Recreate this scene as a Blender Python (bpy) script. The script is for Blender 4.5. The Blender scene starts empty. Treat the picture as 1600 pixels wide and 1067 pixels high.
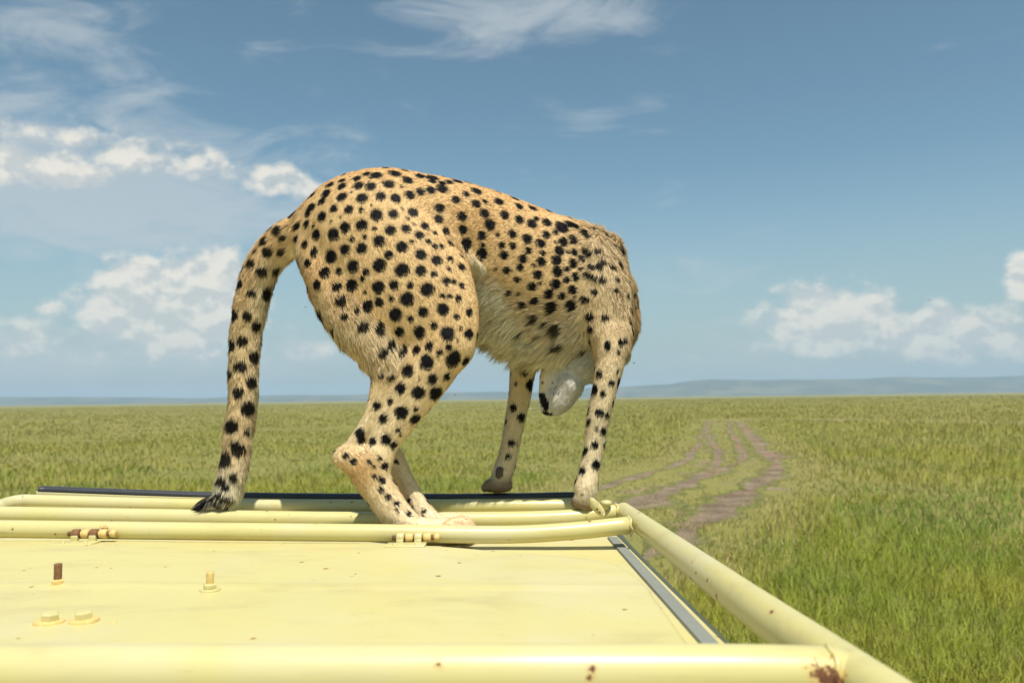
import bpy, bmesh, math, random
import numpy as np
from mathutils import Vector, Matrix, noise, kdtree
from mathutils.bvhtree import BVHTree

random.seed(7)
RNG = np.random.default_rng(11)
SC = bpy.context.scene
COL = SC.collection

# ------------------------------------------------------------------ camera
F_PX = 28.0 / 36.0 * 1600.0
PITCH = math.atan(89.0 / F_PX)
ROLL = math.radians(0.75)
CAM = Vector((0.0, 0.0, 2.35))
_f = Vector((0, math.cos(PITCH), math.sin(PITCH)))
_r0 = Vector((1, 0, 0))
_u0 = Vector((0, -math.sin(PITCH), math.cos(PITCH)))
_r = _r0 * math.cos(ROLL) - _u0 * math.sin(ROLL)
_u = _u0 * math.cos(ROLL) + _r0 * math.sin(ROLL)
cam_data = bpy.data.cameras.new("camera")
cam = bpy.data.objects.new("camera", cam_data)
COL.objects.link(cam)
cam.matrix_world = Matrix(((_r.x, _u.x, -_f.x, CAM.x), (_r.y, _u.y, -_f.y, CAM.y), (_r.z, _u.z, -_f.z, CAM.z), (0, 0, 0, 1)))
cam_data.lens = 28.0
cam_data.sensor_width = 36.0
cam_data.clip_start = 0.05
cam_data.clip_end = 40000.0
cam_data.dof.use_dof = True
cam_data.dof.focus_distance = 1.88
cam_data.dof.aperture_fstop = 4.6
SC.camera = cam


def ray(px, py):
    return (_f + _r * ((px - 800.0) / F_PX) - _u * ((py - 533.5) / F_PX))


def at(px, py, Y):
    """Point of the place seen at that photograph position, at depth Y (metres ahead of the viewer)."""
    d = ray(px, py)
    return CAM + d * (Y / d.y)


def gp(px, py):
    """Point on the plain (z = 0)."""
    d = ray(px, py)
    return CAM + d * (-CAM.z / d.z)


# ------------------------------------------------------------------ sun, sky, exposure
SUN_EL = math.radians(66.0)
SUN_AZ = math.radians(158.0)      # compass-like: 0 = +Y (ahead), 90 = +X (right); a high sun behind the viewer's right shoulder
sd = Vector((math.sin(SUN_AZ) * math.cos(SUN_EL), math.cos(SUN_AZ) * math.cos(SUN_EL), math.sin(SUN_EL)))
sun_data = bpy.data.lights.new("sun", 'SUN')
sun_data.energy = 5.0
sun_data.angle = math.radians(0.53)
sun_data.color = (1.0, 0.945, 0.85)
sun = bpy.data.objects.new("sun", sun_data)
COL.objects.link(sun)
sun.location = (0, 0, 60)
sun.rotation_euler = (-sd).to_track_quat('-Z', 'Y').to_euler()

world = bpy.data.worlds.new("World")
SC.world = world
world.use_nodes = True
SKY_STRENGTH = 0.105
SC.view_settings.view_transform = 'Standard'
SC.view_settings.look = 'None'
SC.view_settings.gamma = 1.0
SC.view_settings.exposure = 0.28
SC.view_settings.use_curve_mapping = False
SC.cycles.use_denoising = True
SC.cycles.max_bounces = 6
SC.cycles.volume_bounces = 0
SC.cycles.transparent_max_bounces = 6


class NT:
    """small node-graph helper"""

    def __init__(self, tree):
        self.t = tree
        tree.nodes.clear()

    def n(self, typ, **kw):
        nd = self.t.nodes.new(typ)
        for k, v in kw.items():
            setattr(nd, k, v)
        return nd

    def put(self, sock, v):
        if isinstance(v, bpy.types.NodeSocket):
            self.t.links.new(v, sock)
        elif v is not None:
            if hasattr(sock, 'default_value'):
                try:
                    sock.default_value = v
                except Exception:
                    sock.default_value = tuple(v) + (1.0,) if hasattr(v, '__len__') else v

    def math(self, op, a, b=None, c=None, clamp=False):
        nd = self.n('ShaderNodeMath', operation=op, use_clamp=clamp)
        self.put(nd.inputs[0], a); self.put(nd.inputs[1], b); self.put(nd.inputs[2], c)
        return nd.outputs[0]

    def vmath(self, op, a, b=None):
        nd = self.n('ShaderNodeVectorMath', operation=op)
        self.put(nd.inputs[0], a); self.put(nd.inputs[1], b)
        return nd.outputs['Value'] if op in ('DOT_PRODUCT', 'LENGTH', 'DISTANCE') else nd.outputs['Vector']

    def noise(self, vec, scale, detail=3.0, rough=0.55, dist=0.0, lac=2.0):
        nd = self.n('ShaderNodeTexNoise')
        self.put(nd.inputs['Vector'], vec)
        nd.inputs['Scale'].default_value = scale
        nd.inputs['Detail'].default_value = detail
        nd.inputs['Roughness'].default_value = rough
        nd.inputs['Distortion'].default_value = dist
        nd.inputs['Lacunarity'].default_value = lac
        return nd.outputs['Fac']

    def voronoi(self, vec, scale):
        nd = self.n('ShaderNodeTexVoronoi')
        self.put(nd.inputs['Vector'], vec)
        nd.inputs['Scale'].default_value = scale
        return nd.outputs['Distance'], nd.outputs['Color']

    def smooth(self, v, a, b, lo=0.0, hi=1.0):
        nd = self.n('ShaderNodeMapRange', interpolation_type='SMOOTHSTEP')
        self.put(nd.inputs['Value'], v)
        for i, x in enumerate((a, b, lo, hi)):
            self.put(nd.inputs[i + 1], x)
        return nd.outputs[0]

    def mix(self, fac, a, b, blend='MIX'):
        nd = self.n('ShaderNodeMix', data_type='RGBA', blend_type=blend)
        self.put(nd.inputs[0], fac)
        self.put(nd.inputs[6], a if isinstance(a, bpy.types.NodeSocket) else tuple(a) + (1.0,))
        self.put(nd.inputs[7], b if isinstance(b, bpy.types.NodeSocket) else tuple(b) + (1.0,))
        return nd.outputs[2]

    def scalevec(self, vec, s):
        nd = self.n('ShaderNodeMapping')
        self.put(nd.inputs['Vector'], vec)
        nd.inputs['Scale'].default_value = s
        return nd.outputs[0]


def build_sky():
    g = NT(world.node_tree)
    out = g.n('ShaderNodeOutputWorld')
    bg = g.n('ShaderNodeBackground')
    g.t.links.new(bg.outputs[0], out.inputs[0])
    sky = g.n('ShaderNodeTexSky', sky_type='NISHITA')
    sky.sun_disc = False
    sky.sun_elevation = SUN_EL
    sky.sun_rotation = SUN_AZ
    sky.altitude = 1500.0
    sky.air_density = 1.0
    sky.dust_density = 1.7
    sky.ozone_density = 1.0
    tc = g.n('ShaderNodeTexCoord')
    d = g.vmath('NORMALIZE', tc.outputs['Generated'])
    sep = g.n('ShaderNodeSeparateXYZ'); g.put(sep.inputs[0], d)
    az = g.math('ARCTAN2', sep.outputs[0], sep.outputs[1])
    el = g.math('ARCSINE', sep.outputs[2])

    def azel(px, py):
        v = ray(px, py).normalized()
        return math.atan2(v.x, v.y), math.asin(v.z)
    # cloud banks: (px, py, half width px, half height px, weight)
    cumulus = [(270, 475, 120, 60, 1.3), (330, 425, 60, 38, 1.0), (185, 470, 60, 34, .9), (85, 480, 34, 18, .55), (1300, 500, 110, 50, 1.05), (1480, 522, 140, 42, .95), (1605, 432, 42, 34, .9),
               (440, 285, 60, 30, .72), (70, 262, 100, 34, .78), (90, 212, 80, 26, .6), (220, 245, 150, 34, .62), (330, 265, 90, 24, .5), (50, 535, 140, 36, .6), (300, 540, 150, 34, .6), (480, 545, 90, 24, .5),
               (510, 560, 70, 18, .42), (1060, 570, 80, 20, .42), (1180, 545, 90, 22, .3)]
    veil = [(150, 290, 340, 120, .95), (300, 330, 220, 70, .7), (100, 560, 330, 60, .8), (60, 30, 190, 70, .7), (235, 140, 130, 50, .6), (60, 190, 120, 120, .45), (800, 30, 260, 62, .72), (930, 30, 60, 45, .5), (1010, 78, 50, 18, .45),
            (1150, 410, 180, 40, .38), (40, 380, 160, 60, .5), (250, 560, 420, 60, .55), (1300, 560, 420, 46, .5), (390, 95, 24, 18, .3), (520, 180, 480, 180, .16), (930, 187, 50, 20, .25)]

    def cover(lst, soft):
        tot = None
        for (px, py, hw, hh, w) in lst:
            a0, e0 = azel(px, py)
            a1, _e = azel(px + hw, py)
            _a, e1 = azel(px, py - hh)
            u = g.math('DIVIDE', g.math('SUBTRACT', az, a0), abs(a1 - a0))
            v = g.math('DIVIDE', g.math('SUBTRACT', el, e0), abs(e1 - e0))
            q = g.math('SQRT', g.math('ADD', g.math('MULTIPLY', u, u), g.math('MULTIPLY', v, v)))
            m = g.smooth(q, soft, 0.0, 0.0, w)
            tot = m if tot is None else g.math('MAXIMUM', tot, m)
        return tot
    cov_c = cover(cumulus, 2.15)
    cov_v = cover(veil, 1.9)
    # outside the frame the same kinds of cloud go on, scattered by a wide noise
    wide = g.smooth(g.noise(g.scalevec(d, (1, 1, 2.2)), 2.6, 2.0), 0.56, 0.8, 0.0, 0.8)
    ahead = g.smooth(g.math('ABSOLUTE', az), 0.62, 0.8)
    high = g.smooth(el, 0.52, 0.7)
    off = g.math('MAXIMUM', ahead, high)
    cov_v = g.math('MAXIMUM', cov_v, g.math('MULTIPLY', wide, off))
    # fluffy texture in (az, el) space, flattened a little
    cv = g.n('ShaderNodeCombineXYZ')
    g.put(cv.inputs[0], az); g.put(cv.inputs[1], g.math('MULTIPLY', el, 1.5)); g.put(cv.inputs[2], sep.outputs[1])
    cvo = cv.outputs[0]
    n1 = g.noise(cvo, 25.0, 8.0, 0.54, 0.0)
    up = g.vmath('ADD', cvo, (-0.006, 0.016, 0.0))
    n2 = g.noise(up, 25.0, 6.0, 0.54, 0.0)
    nv = g.noise(g.scalevec(cvo, (0.6, 1.25, 1)), 11.0, 6.0, 0.6, 0.6)
    dens_c = g.smooth(g.math('ADD', g.math('MULTIPLY', n1, 1.15), g.math('MULTIPLY', cov_c, 0.92)), 0.86, 1.24)
    dens_v = g.smooth(g.math('ADD', g.math('MULTIPLY', nv, 1.0), g.math('MULTIPLY', cov_v, 0.55)), 0.62, 1.0)
    lit = g.smooth(g.math('SUBTRACT', n1, n2), -0.09, 0.10)
    hor = g.smooth(el, 0.0, 0.16)                       # low clouds are seen through more air
    ccol = g.mix(lit, (4.9, 5.1, 5.0), (7.2, 6.8, 6.0))  # sunlit and shaded cloud sides painted in as two colours
    vcol = (4.6, 5.0, 5.15)
    base = g.mix(1.0, sky.outputs[0], (0.91, 1.07, 0.91), 'MULTIPLY')
    # thin grey haze layer low over the whole horizon
    base = g.mix(g.smooth(el, 0.30, 0.0, 0.0, 0.85), base, (3.0, 3.75, 3.85))
    c1 = g.mix(g.math('MULTIPLY', dens_v, 0.62), base, vcol)
    c2 = g.mix(g.math('MULTIPLY', dens_c, g.math('MULTIPLY_ADD', hor, 0.30, 0.58)), c1, ccol)
    g.put(bg.inputs['Color'], c2)
    bg.inputs['Strength'].default_value = SKY_STRENGTH


build_sky()


# ------------------------------------------------------------------ generic mesh helpers
def mk(name, verts, faces, mat, parent=None, base=None, smooth=True, colors=None, edges_split=None):
    """verts in world coordinates; base = world origin of the thing"""
    me = bpy.data.meshes.new(name)
    b = Vector(base) if base is not None else Vector((0, 0, 0))
    if isinstance(verts, np.ndarray):
        v = verts - np.array(b)[None, :]
        me.from_pydata(v.tolist() if len(v) < 200000 else [tuple(x) for x in v], [], faces if isinstance(faces, list) else faces.tolist())
    else:
        me.from_pydata([tuple(Vector(x) - b) for x in verts], [], faces)
    me.update()
    if smooth:
        me.polygons.foreach_set('use_smooth', [True] * len(me.polygons))
    o = bpy.data.objects.new(name, me)
    COL.objects.link(o)
    if mat:
        me.materials.append(mat)
    if parent:
        o.parent = parent
    elif base is not None:
        o.location = b
    return o


def fast_mesh(name, verts, tris, mat, colors=None, normals=None):
    """triangle mesh from numpy arrays"""
    me = bpy.data.meshes.new(name)
    nv, nt = len(verts), len(tris)
    me.vertices.add(nv); me.loops.add(nt * 3); me.polygons.add(nt)
    me.vertices.foreach_set('co', np.ascontiguousarray(verts, dtype=np.float32).ravel())
    me.loops.foreach_set('vertex_index', np.ascontiguousarray(tris, dtype=np.int32).ravel())
    me.polygons.foreach_set('loop_start', np.arange(0, nt * 3, 3, dtype=np.int32))
    me.polygons.foreach_set('use_smooth', np.ones(nt, dtype=bool))
    me.update()
    me.validate()
    if colors is not None:
        a = me.color_attributes.new('Col', 'FLOAT_COLOR', 'POINT')
        c4 = np.ones((nv, 4), dtype=np.float32); c4[:, :3] = colors
        a.data.foreach_set('color', c4.ravel())
    if normals is not None:
        me.normals_split_custom_set_from_vertices(np.ascontiguousarray(normals, dtype=np.float32))
    me.materials.append(mat)
    return me


_PERM = np.random.default_rng(5).random((64, 64, 64, 3)).astype(np.float32) * 2 - 1


def vnoise(P, f):
    """smooth random vectors on a lattice, for many points at once"""
    Q = P * f
    i0 = np.floor(Q).astype(np.int64); t = Q - i0
    t = t * t * (3 - 2 * t)
    out = np.zeros((len(P), 3))
    for a in (0, 1):
        for b in (0, 1):
            for c in (0, 1):
                w = (t[:, 0] if a else 1 - t[:, 0]) * (t[:, 1] if b else 1 - t[:, 1]) * (t[:, 2] if c else 1 - t[:, 2])
                out += _PERM[(i0[:, 0] + a) & 63, (i0[:, 1] + b) & 63, (i0[:, 2] + c) & 63] * w[:, None]
    return out


def fbm2(P, f, seed=0.0, octv=3):
    """fractal noise (about -1..1) for an (n,2) array"""
    out = np.zeros(len(P)); a = 1.0; tot = 0.0
    for k in range(octv):
        Q = np.stack([P[:, 0] + seed * 3.1, P[:, 1] - seed * 1.7, np.full(len(P), seed + 7.3 * k)], 1)
        out += a * vnoise(Q, f * 2 ** k)[:, 0]
        tot += a; a *= 0.55
    return out / tot * 1.6


def tag(o, label=None, cat=None, group=None, kind=None):
    if label: o['label'] = label
    if cat: o['category'] = cat
    if group: o['group'] = group
    if kind: o['kind'] = kind
    return o


def catmull(pts, step):
    """resample a list of numpy rows with Catmull-Rom; rows may hold extra channels after xyz"""
    P = [np.array(p, float) for p in pts]
    P = [2 * P[0] - P[1]] + P + [2 * P[-1] - P[-2]]
    out = []
    for i in range(1, len(P) - 2):
        p0, p1, p2, p3 = P[i - 1], P[i], P[i + 1], P[i + 2]
        n = max(1, int(np.linalg.norm((p2 - p1)[:3]) / step))
        for k in range(n):
            t = k / n
            out.append(0.5 * ((2 * p1) + (-p0 + p2) * t + (2 * p0 - 5 * p1 + 4 * p2 - p3) * t * t + (-p0 + 3 * p1 - 3 * p2 + p3) * t ** 3))
    out.append(P[-2])
    return np.array(out)


def tube_geo(path, r, seg=20, step=0.03, cap=True, smooth_path=True):
    P = catmull([tuple(p) for p in path], step) if smooth_path else np.array([tuple(p) for p in path], float)
    n = len(P)
    V, Fc = [], []
    T = np.gradient(P, axis=0); T /= np.linalg.norm(T, axis=1)[:, None]
    ref = np.array((0, 0, 1.0)) if abs(T[0][2]) < 0.9 else np.array((1.0, 0, 0))
    for i in range(n):
        a = np.cross(T[i], ref); a /= np.linalg.norm(a)
        b = np.cross(a, T[i]); ref = b
        rr = r[i] if hasattr(r, '__len__') else r
        for k in range(seg):
            w = 2 * math.pi * k / seg
            V.append(P[i] + (a * math.cos(w) + b * math.sin(w)) * rr)
    for i in range(n - 1):
        for k in range(seg):
            k2 = (k + 1) % seg
            Fc.append((i * seg + k, i * seg + k2, (i + 1) * seg + k2, (i + 1) * seg + k))
    if cap:
        Fc.append(tuple(reversed(range(seg))))
        Fc.append(tuple((n - 1) * seg + k for k in range(seg)))
    return V, Fc


def lathe_geo(profile, seg=12, origin=(0, 0, 0), axis='Z', M=None):
    """profile: list of (radius, height)"""
    V, Fc = [], []
    n = len(profile)
    for (r, h) in profile:
        for k in range(seg):
            w = 2 * math.pi * k / seg
            p = Vector((r * math.cos(w), r * math.sin(w), h))
            if M is not None: p = M @ p
            V.append(p + Vector(origin))
    for i in range(n - 1):
        for k in range(seg):
            k2 = (k + 1) % seg
            Fc.append((i * seg + k, i * seg + k2, (i + 1) * seg + k2, (i + 1) * seg + k))
    Fc.append(tuple(reversed(range(seg))))
    Fc.append(tuple((n - 1) * seg + k for k in range(seg)))
    return V, Fc


def box_geo(c, s, bevel=0.0, seg=2, M=None):
    bm = bmesh.new()
    bmesh.ops.create_cube(bm, size=1.0)
    for v in bm.verts:
        v.co = Vector((v.co.x * s[0], v.co.y * s[1], v.co.z * s[2]))
    if bevel > 0:
        bmesh.ops.bevel(bm, geom=list(bm.edges), offset=bevel, segments=seg, affect='EDGES', profile=0.5)
    bm.verts.index_update()
    V = [((M @ v.co) if M is not None else v.co.copy()) + Vector(c) for v in bm.verts]
    Fc = [tuple(v.index for v in f.verts) for f in bm.faces]
    bm.free()
    return V, Fc


def join_geo(*gs):
    V, Fc = [], []
    for v, f in gs:
        o = len(V)
        V += list(v)
        Fc += [tuple(i + o for i in x) for x in f]
    return V, Fc


# ------------------------------------------------------------------ materials
def mat_new(name):
    m = bpy.data.materials.new(name)
    m.use_nodes = True
    g = NT(m.node_tree)
    out = g.n('ShaderNodeOutputMaterial')
    p = g.n('ShaderNodeBsdfPrincipled')
    g.t.links.new(p.outputs[0], out.inputs['Surface'])
    return m, g, p, out


def mat_plain(name, col, rough=0.6, metal=0.0, var=0.12, scale=20.0, bump=0.0, spec=0.5):
    m, g, p, _ = mat_new(name)
    tc = g.n('ShaderNodeTexCoord')
    nz = g.noise(tc.outputs['Object'], scale, 5.0)
    lo = tuple(c * (1 - var) for c in col); hi = tuple(min(1, c * (1 + var)) for c in col)
    g.put(p.inputs['Base Color'], g.mix(nz, lo, hi))
    p.inputs['Roughness'].default_value = rough
    p.inputs['Metallic'].default_value = metal
    p.inputs['Specular IOR Level'].default_value = spec
    if bump:
        b = g.n('ShaderNodeBump'); b.inputs['Strength'].default_value = bump; b.inputs['Distance'].default_value = 0.002
        g.put(b.inputs['Height'], nz); g.put(p.inputs['Normal'], b.outputs[0])
    return m


def mat_paint(name, patches=(), speck=1.0, rough=0.33):
    """old pale-yellow enamel with rust specks, chips and dust; patches = (x, y, z, radius) of bigger rust blooms in object space"""
    m, g, p, _ = mat_new(name)
    tc = g.n('ShaderNodeTexCoord'); co = tc.outputs['Object']
    base = g.mix(g.noise(co, 3.1, 4.0), (0.530, 0.470, 0.185), (0.565, 0.510, 0.225))
    # grime: soft, pale-brown film, streaky
    grime = g.smooth(g.noise(g.scalevec(co, (1, 2.4, 6)), 5.0, 8.0, 0.7), 0.48, 0.74, 0.0, 0.62)
    c = g.mix(grime, base, (0.43, 0.36, 0.165))
    # dust film, hairline scratches and dark flecks
    dust = g.smooth(g.noise(co, 2.3, 6.0, 0.6, 0.6), 0.42, 0.70, 0.0, 0.55)
    c = g.mix(dust, c, (0.55, 0.50, 0.33))
    scr = g.noise(g.scalevec(co, (3.0, 60.0, 30.0)), 4.0, 3.0, 0.6, 0.4)
    c = g.mix(g.math('MULTIPLY', g.smooth(scr, 0.700, 0.725), 0.45), c, (0.36, 0.29, 0.14))
    scr2 = g.noise(g.scalevec(co, (46.0, 5.0, 30.0)), 3.0, 3.0, 0.6, 0.8)
    c = g.mix(g.math('MULTIPLY', g.smooth(scr2, 0.715, 0.735), 0.35), c, (0.62, 0.58, 0.40))
    flk = g.math('MULTIPLY', g.smooth(g.noise(co, 190.0, 2.0), 0.70, 0.74), g.smooth(g.noise(co, 5.0, 2.0), 0.56, 0.66))
    c = g.mix(g.math('MULTIPLY', flk, 0.75), c, (0.10, 0.08, 0.05))
    # sparse rust dots, each with a faint orange halo
    nd = g.n('ShaderNodeTexNoise'); nd.inputs['Scale'].default_value = 160.0; g.put(nd.inputs['Vector'], co)
    sc_ = g.n('ShaderNodeVectorMath', operation='SCALE'); g.put(sc_.inputs[0], nd.outputs['Color']); sc_.inputs['Scale'].default_value = 0.008
    w = g.vmath('ADD', co, sc_.outputs[0])
    dist, vcol = g.voronoi(w, 34.0)
    sepc = g.n('ShaderNodeSeparateColor'); g.put(sepc.inputs[0], vcol)
    pick = g.math('LESS_THAN', sepc.outputs[0], 0.45 * speck)
    size = g.math('MULTIPLY_ADD', sepc.outputs[1], 0.10, 0.04)
    dot = g.math('MULTIPLY', g.math('LESS_THAN', dist, size), pick)
    halo = g.math('MULTIPLY', g.smooth(dist, g.math('MULTIPLY', size, 2.6), size, 0.0, 0.4), pick)
    rust = g.mix(g.noise(co, 220.0, 3.0), (0.045, 0.018, 0.010), (0.23, 0.085, 0.03))
    c = g.mix(halo, c, (0.50, 0.30, 0.10))
    c = g.mix(dot, c, rust)
    allr = dot
    for (x, y, z, r) in patches:
        dd = g.vmath('DISTANCE', co, (x, y, z))
        nn = g.math('MULTIPLY_ADD', g.noise(co, 55.0, 6.0, 0.7), 1.5, -0.68)
        f = g.math('ADD', g.math('DIVIDE', dd, r), g.math('MULTIPLY', nn, 2.2))
        k = g.smooth(f, 0.75, 0.66)
        c = g.mix(g.smooth(f, 1.2, 0.7, 0.0, 0.5), c, (0.60, 0.36, 0.09))
        c = g.mix(k, c, rust)
        allr = g.math('MAXIMUM', allr, k)
    g.put(p.inputs['Base Color'], c)
    rg = g.math('MULTIPLY_ADD', g.noise(co, 9.0, 5.0), 0.22, rough - 0.08)
    g.put(p.inputs['Roughness'], g.math('MAXIMUM', rg, g.math('MULTIPLY', allr, 0.85)))
    b = g.n('ShaderNodeBump'); b.inputs['Strength'].default_value = 0.25; b.inputs['Distance'].default_value = 0.001
    hh = g.math('ADD', g.math('MULTIPLY', g.noise(co, 60.0, 4.0), 0.5), g.math('MULTIPLY', allr, -1.0))
    g.put(b.inputs['Height'], hh); g.put(p.inputs['Normal'], b.outputs[0])
    return m


# ------------------------------------------------------------------ the plain: ground, tracks, grass
def nz2(x, y, f, seed=0.0, octv=3):
    return noise.fractal(Vector((x * f + seed, y * f - seed, seed * 1.7)), 1.0, 2.0, octv)


RUTS = [  # (photograph points along the wheel rut, half width in metres)
    ([(900, 775), (958, 757), (1011, 741), (1064, 725), (1090, 694), (1100, 672), (1104, 660)], 0.22),
    ([(905, 815), (987, 789), (1052, 767), (1112, 740), (1150, 726)], 0.58),
    ([(1112, 740), (1122, 712), (1112, 690), (1104, 668), (1112, 656)], 0.26),
    ([(1150, 726), (1161, 716), (1156, 697), (1146, 682), (1140, 668), (1146, 656)], 0.22),
    ([(1000, 880), (1040, 856), (1072, 836), (1112, 812), (1141, 786), (1190, 752), (1215, 735), (1206, 715), (1184, 692), (1166, 672), (1155, 658)], 0.42),
    ([(900, 850), (960, 822), (1020, 796), (1085, 770), (1135, 740), (1150, 715), (1140, 690), (1128, 668), (1128, 655)], 1.5),
    ([(1112, 656), (1250, 655), (1420, 658), (1600, 661), (1750, 662)], 1.8),
]
rut_paths = []
for pts, hw in RUTS:
    q = [gp(*p) for p in pts]
    rut_paths.append((catmull([(v.x, v.y, 0.0) for v in q], 0.35)[:, :2], hw))


def rut_amount(P):
    """0 outside, 1 in the middle of a wheel rut, for an (n,2) array"""
    out = np.zeros(len(P))
    for wi, (path, hw) in enumerate(rut_paths):
        lo = path.min(0) - 3; hi = path.max(0) + 3
        sel = np.where((P[:, 0] > lo[0]) & (P[:, 0] < hi[0]) & (P[:, 1] > lo[1]) & (P[:, 1] < hi[1]))[0]
        for s in range(0, len(sel), 4000):
            ii = sel[s:s + 4000]
            d = np.sqrt(((P[ii, None, :] - path[None]) ** 2).sum(2)).min(1)
            out[ii] = np.maximum(out[ii], np.clip(1.7 - d / hw, 0, 1) * (0.62 if wi == 5 else 1.0))
    return out


def track_zone(P):
    """wider, trampled ground round the ruts"""
    out = np.zeros(len(P))
    for path, hw in rut_paths[:6]:
        lo = path.min(0) - 5; hi = path.max(0) + 5
        sel = np.where((P[:, 0] > lo[0]) & (P[:, 0] < hi[0]) & (P[:, 1] > lo[1]) & (P[:, 1] < hi[1]))[0]
        for s in range(0, len(sel), 4000):
            ii = sel[s:s + 4000]
            d = np.sqrt(((P[ii, None, :] - path[None]) ** 2).sum(2)).min(1)
            out[ii] = np.maximum(out[ii], np.clip(1.5 - d / 1.5, 0, 1))
    return out


def ground_z(x, y):
    """gentle swells of the plain (works on numbers and arrays)"""
    r = np.hypot(x, y)
    ramp = np.clip((r - 12) / 25, 0, 1)
    return ramp * (0.045 * np.sin(0.31 * x + 0.8 * np.sin(0.13 * y)) * np.sin(0.23 * y + 1.3) - 0.02)


def build_ground():
    m, g, p, _ = mat_new("plain_soil_and_thatch")
    tc = g.n('ShaderNodeTexCoord'); co = tc.outputs['Object']
    big = g.noise(co, 0.035, 5.0, 0.6)
    mid = g.noise(co, 0.6, 6.0, 0.65)
    fine = g.noise(co, 14.0, 6.0, 0.7)
    far = g.n('ShaderNodeVectorMath', operation='LENGTH'); g.put(far.inputs[0], co)
    green = g.mix(mid, (0.14, 0.185, 0.03), (0.25, 0.26, 0.06))
    straw = g.mix(fine, (0.24, 0.19, 0.075), (0.38, 0.31, 0.14))
    # seed-heads: farther out only the tops of the tall olive-brown grass are seen
    fo = g.smooth(far.outputs['Value'], 40.0, 260.0, 0.55, 0.74)
    c = g.mix(g.math('MULTIPLY', fo, g.smooth(big, 0.35, 0.62, 0.6, 1.0)), green, straw)
    c = g.mix(1.0, c, (0.92, 0.92, 0.90), 'MULTIPLY')
    c = g.mix(g.smooth(fine, 0.35, 0.75, 0.0, 0.30), c, (0.07, 0.075, 0.02))
    g.put(p.inputs['Base Color'], c)
    p.inputs['Roughness'].default_value = 0.95
    p.inputs['Specular IOR Level'].default_value = 0.1
    b = g.n('ShaderNodeBump'); b.inputs['Strength'].default_value = 0.6; b.inputs['Distance'].default_value = 0.05
    g.put(b.inputs['Height'], g.math('ADD', fine, mid)); g.put(p.inputs['Normal'], b.outputs[0])
    # one sheet, finer near the vehicle
    rad = np.concatenate([[0.0], np.geomspace(2.0, 6500.0, 110)])
    ang = np.linspace(0, 2 * math.pi, 241)[:-1]
    V = [(0, 0, 0)]
    for r in rad[1:]:
        for a in ang:
            x, y = r * math.sin(a), r * math.cos(a)
            V.append((x, y, float(ground_z(x, y)) if r < 400 else -0.02))
    n = len(ang); Fc = []
    for k in range(n): Fc.append((0, 1 + (k + 1) % n, 1 + k))
    for i in range(len(rad) - 2):
        a0 = 1 + i * n; a1 = a0 + n
        for k in range(n):
            k2 = (k + 1) % n
            Fc.append((a0 + k, a0 + k2, a1 + k2, a1 + k))
    Fc = [tuple(reversed(f)) for f in Fc]
    o = mk("ground", V, Fc, m)
    tag(o, kind='structure')
    # make sure normals look up
    if o.data.polygons[0].normal.z < 0:
        o.data.flip_normals()


build_ground()


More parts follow.
